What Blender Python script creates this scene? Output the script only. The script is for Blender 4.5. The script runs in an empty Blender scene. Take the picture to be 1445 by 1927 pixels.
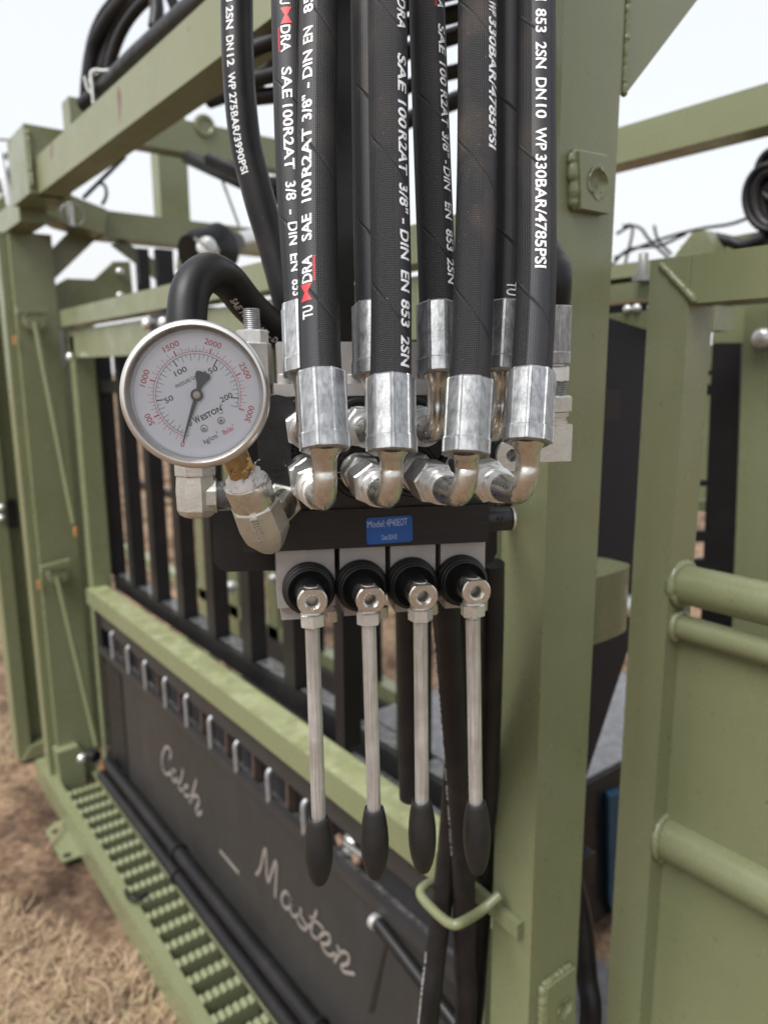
import bpy, bmesh, math, random
from mathutils import Vector as V, Matrix
random.seed(7)
sc = bpy.context.scene
col = sc.collection
# ---------------------------------------------------------------- camera
FPX, CX, CY = 1400.0, 722.5, 963.5
CAM = V((0, 0, 1.4))
_p, _r, _a = math.radians(10.8), math.radians(-.35), math.radians(37.5)
FW = V((math.sin(_a)*math.cos(_p), math.cos(_a)*math.cos(_p), -math.sin(_p)))
_rt = V((math.cos(_a), -math.sin(_a), 0)); _up = _rt.cross(FW)
RT = _rt*math.cos(_r) + _up*math.sin(_r); UP = -_rt*math.sin(_r) + _up*math.cos(_r)
cd = bpy.data.cameras.new('camera'); cam = bpy.data.objects.new('camera', cd); col.objects.link(cam)
cd.sensor_fit = 'VERTICAL'; cd.sensor_height = 24; cd.lens = FPX/1927*24
cd.clip_start = .02; cd.clip_end = 2000
cd.dof.use_dof = True; cd.dof.focus_distance = .41; cd.dof.aperture_fstop = 5.0
m = Matrix((RT, UP, -FW)).transposed().to_4x4(); m.translation = CAM
cam.matrix_world = m
sc.camera = cam
# ---------------------------------------------------------------- world, sun, exposure
SUN_EL, SUN_AZ = math.radians(55), math.radians(-100)     # azimuth from +Y, clockwise
w = bpy.data.worlds.new('World'); sc.world = w; w.use_nodes = True
nt = w.node_tree; bg = nt.nodes['Background']
sky = nt.nodes.new('ShaderNodeTexSky'); sky.sky_type = 'NISHITA'; sky.sun_disc = False
sky.sun_elevation = SUN_EL; sky.sun_rotation = SUN_AZ; sky.dust_density = 6; sky.air_density = 1.5
mx = nt.nodes.new('ShaderNodeMixRGB'); mx.inputs[0].default_value = .86
mx.inputs[2].default_value = (3.1, 3.13, 3.22, 1)        # even cloud deck
nt.links.new(sky.outputs[0], mx.inputs[1]); nt.links.new(mx.outputs[0], bg.inputs[0]); bg.inputs[1].default_value = .1
sl = bpy.data.lights.new('sun', 'SUN'); sl.energy = 1.5; sl.angle = math.radians(38); sl.color = (1, .98, .95)
so = bpy.data.objects.new('sun', sl); col.objects.link(so)
sd = V((math.sin(SUN_AZ)*math.cos(SUN_EL), math.cos(SUN_AZ)*math.cos(SUN_EL), math.sin(SUN_EL)))
so.rotation_euler = sd.to_track_quat('Z', 'Y').to_euler(); so.location = (-2, -2, 5)
sc.view_settings.view_transform = 'Standard'; sc.view_settings.look = 'None'
sc.view_settings.gamma = 1; sc.view_settings.use_curve_mapping = False
sc.view_settings.exposure = 1.68
sc.render.engine = 'CYCLES'; sc.cycles.use_denoising = True; sc.cycles.max_bounces = 8
# ---------------------------------------------------------------- pixels to points (a pixel is a direction; the plane gives the distance)
def ray(x, y): return FW + RT*((x-CX)/FPX) - UP*((y-CY)/FPX)
def on(x, y, ax, val):
    d = ray(x, y); i = 'xyz'.index(ax); return CAM + d*((val-CAM[i])/d[i])
def X(x, y, v): return on(x, y, 'x', v)
def Y(x, y, v): return on(x, y, 'y', v)
def Z(x, y, v): return on(x, y, 'z', v)
def D(x, y, d): return CAM + ray(x, y)*d
def px(p):
    d = p-CAM; z = d.dot(FW); return (CX+FPX*d.dot(RT)/z, CY-FPX*d.dot(UP)/z)
EX, EY, EZ = V((1, 0, 0)), V((0, 1, 0)), V((0, 0, 1))
# ---------------------------------------------------------------- materials
MT = {}
def mat(name, base, rough=.5, metal=0, spec=.5, noise=None, bump=None, speck=None, rough_var=None, coat=0, streak=None):
    """noise=(scale, colour, amount) mottling; bump=(scale, strength); speck=(scale, threshold, colour); streak=(axis scales, colour, amount)"""
    if name in MT: return MT[name]
    m = bpy.data.materials.new(name); m.use_nodes = True; t = m.node_tree; N = t.nodes; L = t.links
    b = N['Principled BSDF']; b.inputs['Roughness'].default_value = rough; b.inputs['Metallic'].default_value = metal
    b.inputs['Specular IOR Level'].default_value = spec; b.inputs['Base Color'].default_value = (*base, 1)
    b.inputs['Coat Weight'].default_value = coat; b.inputs['Coat Roughness'].default_value = .25
    tc = N.new('ShaderNodeTexCoord').outputs['Object']; cur = None
    def ntex(scale, det=4, vec=tc, rg=.6):
        n = N.new('ShaderNodeTexNoise'); n.inputs['Scale'].default_value = scale; n.inputs['Detail'].default_value = det
        n.inputs['Roughness'].default_value = rg; L.new(vec, n.inputs['Vector']); return n.outputs['Fac']
    def ramp(src, a, bb):
        r = N.new('ShaderNodeMapRange'); r.inputs['From Min'].default_value = a; r.inputs['From Max'].default_value = bb
        r.clamp = True; L.new(src, r.inputs['Value']); return r.outputs['Result']
    def mix(fac, c2, amt=1):
        nonlocal cur
        q = N.new('ShaderNodeMixRGB')
        if amt != 1:
            mm = N.new('ShaderNodeMath'); mm.operation = 'MULTIPLY'; L.new(fac, mm.inputs[0]); mm.inputs[1].default_value = amt; fac = mm.outputs[0]
        L.new(fac, q.inputs[0])
        if cur is None: q.inputs[1].default_value = (*base, 1)
        else: L.new(cur, q.inputs[1])
        q.inputs[2].default_value = (*c2, 1); cur = q.outputs[0]
    if noise:
        for (s, c, am) in (noise if isinstance(noise, list) else [noise]): mix(ramp(ntex(s), .42, .68), c, am)
    if streak:
        mp = N.new('ShaderNodeMapping'); mp.inputs['Scale'].default_value = streak[0]; L.new(tc, mp.inputs['Vector'])
        mix(ramp(ntex(1, 5, mp.outputs[0], .65), .45, .66), streak[1], streak[2])
    for sk in ([] if not speck else speck if isinstance(speck, list) else [speck]): mix(ramp(ntex(sk[0], 2), sk[1], sk[1]+.03), sk[2])
    if cur is not None: L.new(cur, b.inputs['Base Color'])
    if rough_var:
        r = N.new('ShaderNodeMapRange'); r.inputs['To Min'].default_value = rough-rough_var[1]; r.inputs['To Max'].default_value = rough+rough_var[1]
        r.inputs['From Min'].default_value = .3; r.inputs['From Max'].default_value = .7
        L.new(ntex(rough_var[0]), r.inputs['Value']); L.new(r.outputs[0], b.inputs['Roughness'])
    if bump:
        bb = N.new('ShaderNodeBump'); bb.inputs['Strength'].default_value = bump[1]; bb.inputs['Distance'].default_value = bump[2] if len(bump) > 2 else .001
        L.new(ntex(bump[0], 3), bb.inputs['Height']); L.new(bb.outputs[0], b.inputs['Normal'])
    MT[name] = m; return m
GREEN = mat('olive green paint', (.160, .176, .096), .30, noise=[(9, (.178, .192, .110), .6), (2.3, (.146, .162, .085), .5)],
            speck=[(420, .70, (.10, .105, .055)), (130, .725, (.085, .07, .045)), (300, .70, (.27, .275, .19))], streak=((60, 60, 5), (.178, .188, .10), .35), bump=(260, .2, .0006), rough_var=(14, .13))
RUSTY = mat('olive paint with rust', (.182, .193, .108), .4, noise=[(7, (.212, .22, .138), .6)], speck=(9, .635, (.13, .06, .035)), bump=(240, .12, .0006), rough_var=(14, .1))
BLACK = mat('satin black paint', (.0085, .0085, .0098), .36, spec=.27, noise=(11, (.017, .0162, .016), .7), bump=(300, .1, .0005), rough_var=(9, .12), speck=(300, .73, (.07, .065, .06)))
PANEL = mat('black sheet steel', (.0235, .0232, .0240), .42, spec=.42, noise=[(5, (.031, .0302, .0308), .7)], streak=((26, 26, 2.5), (.036, .0348, .0352), .3), bump=(160, .08, .0006), rough_var=(6, .12))
DUSTSHEEN = mat('olive paint with dusty film and pale highlights', (.185, .197, .10), .34, noise=[(26, (.34, .36, .21), .75), (7, (.27, .29, .16), .6)], speck=(120, .70, (.12, .14, .05)), bump=(260, .12, .0006), rough_var=(20, .12))  # wet highlights of the rail top mixed in as pale blotches
WETBLK = mat('wet black steel', (.05, .05, .053), .2, noise=(60, (.14, .135, .13), .7), rough_var=(30, .12))
CAST = mat('black cast iron paint', (.0075, .0075, .0086), .42, spec=.5, bump=(700, .32, .0006), noise=(40, (.011, .011, .013), .6), rough_var=(60, .12))
CASTS = mat('black machined block', (.0075, .0075, .008), .5, spec=.4, streak=((40, 40, 900), (.017, .017, .018), .7), bump=(500, .15, .0004), speck=(500, .73, (.05, .05, .05)))
ALU = mat('cast aluminium', (.37, .355, .345), .5, .35, noise=[(30, (.42, .40, .39), .6), (90, (.29, .275, .265), .45)], bump=(900, .25, .0004), speck=(260, .735, (.05, .045, .045)), rough_var=(50, .12))
ZINC = mat('crimped zinc', (.355, .366, .378), .38, .78, noise=[(300, (.22, .228, .235), .7), (60, (.5, .515, .53), .6)], streak=((500, 500, 60), (.16, .165, .17), .75), bump=(600, .18, .0004), rough_var=(120, .12))
STEEL = mat('plated steel tube', (.60, .585, .55), .27, .95, noise=[(50, (.64, .605, .55), .7), (170, (.46, .45, .42), .5)], streak=((400, 400, 50), (.68, .66, .62), .4), speck=(700, .74, (.25, .22, .18)), rough_var=(120, .11))
NUT = mat('bright zinc nut', (.70, .705, .70), .34, .72, noise=[(140, (.50, .49, .46), .5)], bump=(400, .16, .0004), rough_var=(160, .12))
FORGED = mat('forged plated fitting', (.60, .595, .56), .38, .85, noise=[(160, (.45, .445, .41), .55)], bump=(1300, .6, .0006), speck=(450, .735, (.12, .10, .08)), rough_var=(300, .1))
ROD = mat('lever rod steel', (.58, .575, .565), .4, .75, streak=((900, 900, 14), (.30, .295, .29), .7), noise=[(55, (.74, .76, .78), .7)], rough_var=(70, .14), bump=(500, .1, .0003))
STAIN = mat('brushed stainless bezel', (.62, .605, .59), .33, .9, noise=[(35, (.66, .63, .6), .6)], speck=(600, .735, (.4, .38, .36)), rough_var=(40, .08), bump=(700, .08, .0003))
BRASS = mat('brass', (.48, .31, .12), .36, .85, noise=(90, (.36, .21, .07), .5), rough_var=(90, .1))
RUBBER = mat('black rubber boot', (.008, .008, .0085), .5, spec=.4, noise=(60, (.015, .0145, .0145), .6), speck=(500, .74, (.12, .12, .12)), rough_var=(70, .12), bump=(300, .1, .0004))
KNOB = mat('black plastic grip', (.010, .0097, .0095), .48, spec=.4, noise=(50, (.017, .016, .0155), .6), bump=(1400, .2, .0003), rough_var=(60, .1))
TAPE = mat('thread sealing tape', (.82, .82, .84), .55, noise=(400, (.62, .62, .64), .5), bump=(700, .4, .0006))
DIAL = mat('dial face', (.9, .91, .96), .42)
INK = mat('black ink', (.018, .018, .022), .5)
REDINK = mat('red ink', (.62, .045, .075), .5)
WHITE = mat('white hose print', (.62, .63, .65), .55, speck=(900, .62, (.12, .12, .13)))
REDP = mat('red hose print', (.55, .03, .035), .55)
BLUE = mat('blue label', (.005, .085, .36), .38, noise=(80, (.006, .10, .42), .6))
LABELW = mat('pale label print', (.42, .52, .72), .5)
LETTER = mat('pale panel lettering', (.21, .19, .175), .6, noise=(50, (.16, .145, .13), .6))
ORANGE = mat('orange paint mark', (.42, .19, .06), .6)
WIRE = mat('galvanised wire', (.30, .31, .30), .45, .7)
TARP = mat('blue tarpaulin', (.003, .028, .055), .5, noise=(20, (.005, .05, .09), .7))
PINZ = mat('dull zinc', (.34, .355, .37), .42, .6, noise=(80, (.22, .23, .24), .6))
MATR = mat('rubber floor mat', (.10, .10, .108), .3, noise=(40, (.19, .19, .2), .7), bump=(120, .5, .002))
SHEETR = mat('rubber belting', (.006, .007, .012), .55, spec=.3)
def belting():
    t = SHEETR.node_tree; N, L = t.nodes, t.links; b = N['Principled BSDF']
    tc = N.new('ShaderNodeTexCoord'); h = None
    for ang in (.5, -.5):
        mp = N.new('ShaderNodeMapping'); mp.inputs['Rotation'].default_value = (0, ang, 0); L.new(tc.outputs['Object'], mp.inputs['Vector'])
        wv = N.new('ShaderNodeTexWave'); wv.bands_direction = 'Z'; wv.inputs['Scale'].default_value = 55; L.new(mp.outputs[0], wv.inputs['Vector'])
        if h is None: h = wv.outputs['Fac']
        else:
            mm = N.new('ShaderNodeMath'); mm.operation = 'MULTIPLY'; L.new(h, mm.inputs[0]); L.new(wv.outputs['Fac'], mm.inputs[1]); h = mm.outputs[0]
    bb = N.new('ShaderNodeBump'); bb.inputs['Strength'].default_value = .5; bb.inputs['Distance'].default_value = .001
    L.new(h, bb.inputs['Height']); L.new(bb.outputs[0], b.inputs['Normal'])
belting()
def glass_mat():
    m = bpy.data.materials.new('gauge glass'); m.use_nodes = True; t = m.node_tree; N, L = t.nodes, t.links
    out = N['Material Output']; N.remove(N['Principled BSDF'])
    tr = N.new('ShaderNodeBsdfTransparent'); gl = N.new('ShaderNodeBsdfGlossy'); gl.inputs['Roughness'].default_value = .04
    tr.inputs[0].default_value = (.96, .965, .975, 1)
    fr = N.new('ShaderNodeFresnel'); fr.inputs[0].default_value = 1.45
    ms = N.new('ShaderNodeMixShader'); L.new(fr.outputs[0], ms.inputs[0]); L.new(tr.outputs[0], ms.inputs[1]); L.new(gl.outputs[0], ms.inputs[2])
    L.new(ms.outputs[0], out.inputs['Surface']); return m
GLASS = glass_mat()
def hose_mat(name, dust):
    """wrapped rubber hose: cloth weave relief, spiral wrap seam, smooth lay-line band under the print"""
    m = bpy.data.materials.new(name); m.use_nodes = True; t = m.node_tree; N, L = t.nodes, t.links; b = N['Principled BSDF']
    uv = N.new('ShaderNodeTexCoord').outputs['UV']; sp = N.new('ShaderNodeSeparateXYZ'); L.new(uv, sp.inputs[0])
    u, v = sp.outputs[0], sp.outputs[1]
    def M(op, a, c=None):
        n = N.new('ShaderNodeMath'); n.operation = op
        for i, q in enumerate((a, c)):
            if q is None: continue
            if isinstance(q, (int, float)): n.inputs[i].default_value = q
            else: L.new(q, n.inputs[i])
        return n.outputs[0]
    a1 = M('SINE', M('MULTIPLY', M('ADD', M('MULTIPLY', u, 560), M('MULTIPLY', v, 30)), 6.2832))
    a2 = M('SINE', M('MULTIPLY', M('SUBTRACT', M('MULTIPLY', u, 560), M('MULTIPLY', v, 30)), 6.2832))
    wv = M('MULTIPLY', a1, a2)
    at = N.new('ShaderNodeAttribute'); at.attribute_type = 'OBJECT'; at.attribute_name = 'lay'
    dv = M('ABSOLUTE', M('SUBTRACT', v, at.outputs['Fac']))
    mr = N.new('ShaderNodeMapRange'); mr.inputs['From Min'].default_value = .075; mr.inputs['From Max'].default_value = .088
    mr.inputs['To Min'].default_value = 1; mr.inputs['To Max'].default_value = 0; L.new(dv, mr.inputs['Value']); band = mr.outputs[0]
    se = M('FRACT', M('ADD', M('MULTIPLY', u, 13), v))
    sm = N.new('ShaderNodeMapRange'); sm.inputs['From Min'].default_value = 0; sm.inputs['From Max'].default_value = .018
    sm.inputs['To Min'].default_value = 1; sm.inputs['To Max'].default_value = 0; L.new(M('ABSOLUTE', M('SUBTRACT', se, .5)), sm.inputs['Value']); seam = sm.outputs[0]
    nz = N.new('ShaderNodeTexNoise'); nz.inputs['Scale'].default_value = 22; nz.inputs['Detail'].default_value = 5
    ob = N.new('ShaderNodeTexCoord').outputs['Object']; L.new(ob, nz.inputs['Vector'])
    du = N.new('ShaderNodeMapRange'); du.inputs['From Min'].default_value = .5; du.inputs['From Max'].default_value = .75; L.new(nz.outputs['Fac'], du.inputs['Value'])
    c = N.new('ShaderNodeMixRGB'); c.inputs[1].default_value = (.0085, .0085, .0098, 1); c.inputs[2].default_value = (.018, .018, .0205, 1)
    L.new(M('MULTIPLY', M('ADD', wv, 1), .5), c.inputs[0])  # highlights on the weave crests, lightened in the base colour
    c2 = N.new('ShaderNodeMixRGB'); c2.inputs[2].default_value = (.025, .0258, .031, 1); L.new(c.outputs[0], c2.inputs[1]); L.new(M('MULTIPLY', band, .7), c2.inputs[0])
    c3 = N.new('ShaderNodeMixRGB'); c3.inputs[2].default_value = (.075, .058, .043, 1); L.new(c2.outputs[0], c3.inputs[1]); L.new(M('MULTIPLY', du.outputs[0], dust), c3.inputs[0])
    c4 = N.new('ShaderNodeMixRGB'); c4.inputs[2].default_value = (.006, .006, .007, 1); L.new(c3.outputs[0], c4.inputs[1]); L.new(M('MULTIPLY', seam, .6), c4.inputs[0])
    n2 = N.new('ShaderNodeTexNoise'); n2.inputs['Scale'].default_value = 900; L.new(ob, n2.inputs['Vector'])
    sk = N.new('ShaderNodeMapRange'); sk.inputs['From Min'].default_value = .74; sk.inputs['From Max'].default_value = .78; L.new(n2.outputs['Fac'], sk.inputs['Value'])
    c5 = N.new('ShaderNodeMixRGB'); c5.inputs[2].default_value = (.2, .19, .18, 1); L.new(c4.outputs[0], c5.inputs[1]); L.new(sk.outputs[0], c5.inputs[0])
    L.new(c5.outputs[0], b.inputs['Base Color'])
    b.inputs['Roughness'].default_value = .5; b.inputs['Specular IOR Level'].default_value = .28
    bb = N.new('ShaderNodeBump'); bb.inputs['Strength'].default_value = .55; bb.inputs['Distance'].default_value = .0004
    L.new(M('SUBTRACT', M('MULTIPLY', wv, M('SUBTRACT', 1, M('MULTIPLY', band, .75))), M('MULTIPLY', seam, 2.5)), bb.inputs['Height']); L.new(bb.outputs[0], b.inputs['Normal'])
    return m
HOSE, HOSED = hose_mat('wrapped hose rubber', .35), hose_mat('dusty hose rubber', .9)
def smooth_hose():
    return mat('smooth hose rubber', (.008, .008, .0094), .42, spec=.28, noise=[(25, (.026, .023, .0205), .5)], bump=(500, .12, .0003), rough_var=(40, .1), speck=(700, .74, (.15, .14, .13)))
SHOSE = smooth_hose()
def ground_mat():
    m = bpy.data.materials.new('dry ground'); m.use_nodes = True; t = m.node_tree; N, L = t.nodes, t.links; b = N['Principled BSDF']
    tc = N.new('ShaderNodeTexCoord').outputs['Object']
    def nz(s, d=6, r=.65):
        n = N.new('ShaderNodeTexNoise'); n.inputs['Scale'].default_value = s; n.inputs['Detail'].default_value = d; n.inputs['Roughness'].default_value = r
        L.new(tc, n.inputs['Vector']); return n.outputs['Fac']
    r1 = N.new('ShaderNodeValToRGB'); L.new(nz(3.2), r1.inputs[0])
    e = r1.color_ramp.elements; e[0].position = .36; e[0].color = (.06, .04, .03, 1); e[1].position = .56; e[1].color = (.27, .195, .135, 1)
    q = e.new(.48); q.color = (.17, .117, .083, 1)
    r2 = N.new('ShaderNodeValToRGB'); L.new(nz(45), r2.inputs[0]); e = r2.color_ramp.elements
    e[0].position = .35; e[0].color = (.45, .42, .4, 1); e[1].position = .68; e[1].color = (1.25, 1.2, 1.1, 1)
    mm = N.new('ShaderNodeMixRGB'); mm.blend_type = 'MULTIPLY'; mm.inputs[0].default_value = 1; L.new(r1.outputs[0], mm.inputs[1]); L.new(r2.outputs[0], mm.inputs[2])
    L.new(mm.outputs[0], b.inputs['Base Color']); b.inputs['Roughness'].default_value = .95; b.inputs['Specular IOR Level'].default_value = .15
    bb = N.new('ShaderNodeBump'); bb.inputs['Strength'].default_value = .8; bb.inputs['Distance'].default_value = .02; L.new(nz(28), bb.inputs['Height']); L.new(bb.outputs[0], b.inputs['Normal'])
    return m
GROUND = ground_mat()
def straw_mat():
    m = bpy.data.materials.new('dry straw'); m.use_nodes = True; t = m.node_tree; N, L = t.nodes, t.links; b = N['Principled BSDF']
    g = N.new('ShaderNodeNewGeometry'); r = N.new('ShaderNodeValToRGB'); L.new(g.outputs['Random Per Island'], r.inputs[0])
    e = r.color_ramp.elements; e[0].color = (.12, .078, .05, 1); e[1].color = (.55, .44, .30, 1)
    for p, c in ((.3, (.27, .185, .115, 1)), (.62, (.38, .28, .17, 1)), (.9, (.50, .39, .25, 1)), (.95, (.22, .235, .09, 1))):
        k = e.new(p); k.color = c
    L.new(r.outputs[0], b.inputs['Base Color']); b.inputs['Roughness'].default_value = .8; return m
STRAW = straw_mat()
# ---------------------------------------------------------------- object helpers
ORG = {}
def thing(name, label, cat, loc, group=None):
    o = bpy.data.objects.new(name, None); o.empty_display_size = .05; col.objects.link(o); o.location = loc
    o['label'] = label; o['category'] = cat
    if group: o['group'] = group
    ORG[o.name] = V(loc); return o
def mk(name, bm, m, parent=None, smooth=None, bevel=None, kind=None, label=None, cat=None, group=None, loc=None, seg=2):
    """link a bmesh (built in world coordinates) as one object; smooth = angle in degrees"""
    if bevel:
        es = [e for e in bm.edges if len(e.link_faces) == 2 and e.calc_face_angle(0) > .6]
        bmesh.ops.bevel(bm, geom=es, offset=bevel, segments=seg, profile=.6, affect='EDGES', clamp_overlap=True)
    org = ORG[parent.name] if parent else (V(loc) if loc is not None else V((0, 0, 0)))
    for v in bm.verts: v.co -= org
    bmesh.ops.recalc_face_normals(bm, faces=bm.faces)
    me = bpy.data.meshes.new(name); bm.to_mesh(me); bm.free()
    if smooth or bevel:
        for p in me.polygons: p.use_smooth = True
        me.set_sharp_from_angle(angle=math.radians(smooth or 50))
    me.materials.append(m)
    o = bpy.data.objects.new(name, me); col.objects.link(o)
    if parent: o.parent = parent
    else: o.location = org
    ORG[o.name] = org
    if kind: o['kind'] = kind
    if label: o['label'] = label
    if cat: o['category'] = cat
    if group: o['group'] = group
    return o
def dupl(o, off, parent=None):
    c = o.copy(); col.objects.link(c); c.location = V(o.location)+V(off)
    if parent: c.parent = parent
    ORG[c.name] = ORG[o.name]; return c
def B(): return bmesh.new()
def hull(bm, a, b):
    """two matching vertex loops -> closed prism"""
    va = [bm.verts.new(p) for p in a]; vb = [bm.verts.new(p) for p in b]; n = len(a)
    bm.faces.new(va); bm.faces.new(vb[::-1])
    for i in range(n): bm.faces.new((va[i], vb[i], vb[(i+1) % n], va[(i+1) % n]))
    return bm
def box(bm, lo, hi):
    (x0, y0, z0), (x1, y1, z1) = lo, hi
    return hull(bm, [V((x0, y0, z0)), V((x1, y0, z0)), V((x1, y1, z0)), V((x0, y1, z0))], [V((x0, y0, z1)), V((x1, y0, z1)), V((x1, y1, z1)), V((x0, y1, z1))])
def prism(bm, pts, t):
    return hull(bm, [V(p) for p in pts], [V(p)+V(t) for p in pts])
def beam(bm, p0, p1, a, b):
    """bar from p0 to p1 with half-width vectors a and b"""
    p0, p1, a, b = V(p0), V(p1), V(a), V(b)
    return hull(bm, [p0-a-b, p0+a-b, p0+a+b, p0-a+b], [p1-a-b, p1+a-b, p1+a+b, p1-a+b])
def perp(d):
    d = V(d).normalized(); h = EZ if abs(d.z) < .9 else EX
    a = d.cross(h).normalized(); return a, d.cross(a).normalized()
def lathe(bm, o, d, prof, n=24, ph=0, ref=None, cap=True, squash=None):
    """prof = [(t along d, radius)]"""
    o, d = V(o), V(d).normalized(); a, b = perp(d)
    if ref is not None: a = (V(ref)-d*V(ref).dot(d)).normalized(); b = d.cross(a)
    rings = []
    for t, r in prof:
        rings.append([bm.verts.new(o+d*t+(a*math.cos(ph+2*math.pi*i/n)+b*math.sin(ph+2*math.pi*i/n))*r) for i in range(n)])
    for r0, r1 in zip(rings, rings[1:]):
        for i in range(n): bm.faces.new((r0[i], r0[(i+1) % n], r1[(i+1) % n], r1[i]))
    if cap: bm.faces.new(rings[0][::-1]); bm.faces.new(rings[-1])
    return bm
def hexa(bm, p0, p1, r, n=6, ph=0, ref=None, ch=.12):
    d = V(p1)-V(p0); L = d.length; c = r*ch
    # chamfered hexagon: corners cut by a cone at both ends
    return lathe(bm, p0, d, [(0, r-c), (c*.7, r), (L-c*.7, r), (L, r-c)], n, ph, ref)
def catmull(pts, n=10):
    P = [V(p) for p in pts]; P = [P[0]*2-P[1]]+P+[P[-1]*2-P[-2]]; out = []
    for i in range(1, len(P)-2):
        a, b, c, d = P[i-1:i+3]
        for k in range(n):
            t = k/n; out.append(.5*((2*b)+(c-a)*t+(2*a-5*b+4*c-d)*t*t+(3*b-a-3*c+d)*t**3))
    out.append(P[-2]); return out
def frames(pts, face=None):
    """tangent, N, B per point; face = point the N axis turns towards, else parallel transport"""
    n = len(pts); T = [(pts[min(i+1, n-1)]-pts[max(i-1, 0)]).normalized() for i in range(n)]; F = []; pb = None
    for i in range(n):
        if face is not None:
            q = face-pts[i]; N = (q-T[i]*q.dot(T[i])).normalized(); Bv = T[i].cross(N)
            if Bv.dot(RT) < 0 and pb is None: Bv = -Bv
            if pb is not None and Bv.dot(pb) < 0: Bv = -Bv
        else:
            if pb is None: N, _ = perp(T[i])
            else: N = (pN-T[i]*pN.dot(T[i])).normalized()
            Bv = T[i].cross(N)
        F.append((T[i], N, Bv)); pb, pN = Bv, N
    return F
def tube(bm, pts, r, n=12, cap=True, face=None, uv=False):
    pts = [V(p) for p in pts]; F = frames(pts, face); R_ = r if isinstance(r, (list, tuple)) else [r]*len(pts)
    lay = bm.loops.layers.uv.verify() if uv else None; s = 0; ss = [0]
    for a, b in zip(pts, pts[1:]): s += (b-a).length; ss.append(s)
    rings = [[bm.verts.new(p+(N*math.cos(2*math.pi*j/n)+Bv*math.sin(2*math.pi*j/n))*rr) for j in range(n)] for p, (T, N, Bv), rr in zip(pts, F, R_)]
    for i in range(len(pts)-1):
        for j in range(n):
            f = bm.faces.new((rings[i][j], rings[i][(j+1) % n], rings[i+1][(j+1) % n], rings[i+1][j]))
            if uv:
                def vv(k): return k/n if k <= n/2 else k/n-1
                j0 = j; w0 = j/n; w1 = (j+1)/n
                if w0 >= .5: w0 -= 1; w1 -= 1
                for l, q in zip(f.loops, ((ss[i], w0), (ss[i], w1), (ss[i+1], w1), (ss[i+1], w0))): l[lay].uv = q
    if cap: bm.faces.new(rings[0][::-1]); bm.faces.new(rings[-1])
    return bm
def weld(bm, p0, p1, r, n=None, seed=0):
    """rippled weld bead"""
    rd = random.Random(seed); p0, p1 = V(p0), V(p1); L = (p1-p0).length; n = n or max(6, int(L/r*1.3)); pts, rr = [], []
    for i in range(n+1):
        t = i/n; pts.append(p0.lerp(p1, t)+V((rd.uniform(-1, 1), rd.uniform(-1, 1), rd.uniform(-1, 1)))*r*.13)
        rr.append(r*(.95+.04*(i % 2)+rd.uniform(-.09, .09))*(.6 if i in (0, n) else 1))
    return tube(bm, catmull(pts, 3), [rr[min(i//3, n)]*(1-(i % 3)/3)+rr[min(i//3+1, n)]*((i % 3)/3) for i in range(3*n+1)], 8)
_tc = {}
def text_mesh(s, bold=.012):
    """filled outline of a string: verts (unit cap size), faces, width"""
    k = (s, bold)
    if k in _tc: return _tc[k]
    c = bpy.data.curves.new('t', 'FONT'); c.body = s; c.size = 1; c.offset = bold; c.resolution_u = 3; c.fill_mode = 'BOTH'
    o = bpy.data.objects.new('t', c); me = bpy.data.meshes.new_from_object(o)
    bm = bmesh.new(); bm.from_mesh(me); bmesh.ops.triangulate(bm, faces=bm.faces)
    bmesh.ops.remove_doubles(bm, verts=bm.verts, dist=1e-5)
    bpy.data.objects.remove(o); bpy.data.curves.remove(c); bpy.data.meshes.remove(me)
    xs = [v.co.x for v in bm.verts]; x0, x1 = min(xs), max(xs)
    for v in bm.verts: v.co.x -= x0
    _tc[k] = (bm, x1-x0); return _tc[k]
def put_text(dst, s, fn, sx, sy, bold=.012, cutv=0):
    """copy a string's triangles into dst, mapping (x*sx, y*sy) through fn"""
    src, wd = text_mesh(s, bold); b = src.copy()
    if cutv:
        for q in range(cutv):
            yy = -.05+.85*(q+.5)/cutv
            bmesh.ops.bisect_plane(b, geom=b.verts[:]+b.edges[:]+b.faces[:], plane_co=(0, yy, 0), plane_no=(0, 1, 0))
    mp = {}
    for v in b.verts: mp[v] = dst.verts.new(fn(v.co.x*sx, v.co.y*sy))
    for f in b.faces:
        try: dst.faces.new([mp[v] for v in f.verts])
        except ValueError: pass
    b.free()
def poly2(dst, pts, fn, cutv=0):
    b = bmesh.new(); b.faces.new([b.verts.new((x, y, 0)) for x, y in pts])
    ys = [p[1] for p in pts]
    for q in range(cutv):
        yy = min(ys)+(max(ys)-min(ys))*(q+.5)/cutv
        bmesh.ops.bisect_plane(b, geom=b.verts[:]+b.edges[:]+b.faces[:], plane_co=(0, yy, 0), plane_no=(0, 1, 0))
    mp = {v: dst.verts.new(fn(v.co.x, v.co.y)) for v in b.verts}
    for f in b.faces: dst.faces.new([mp[v] for v in f.verts])
    b.free()
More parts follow.
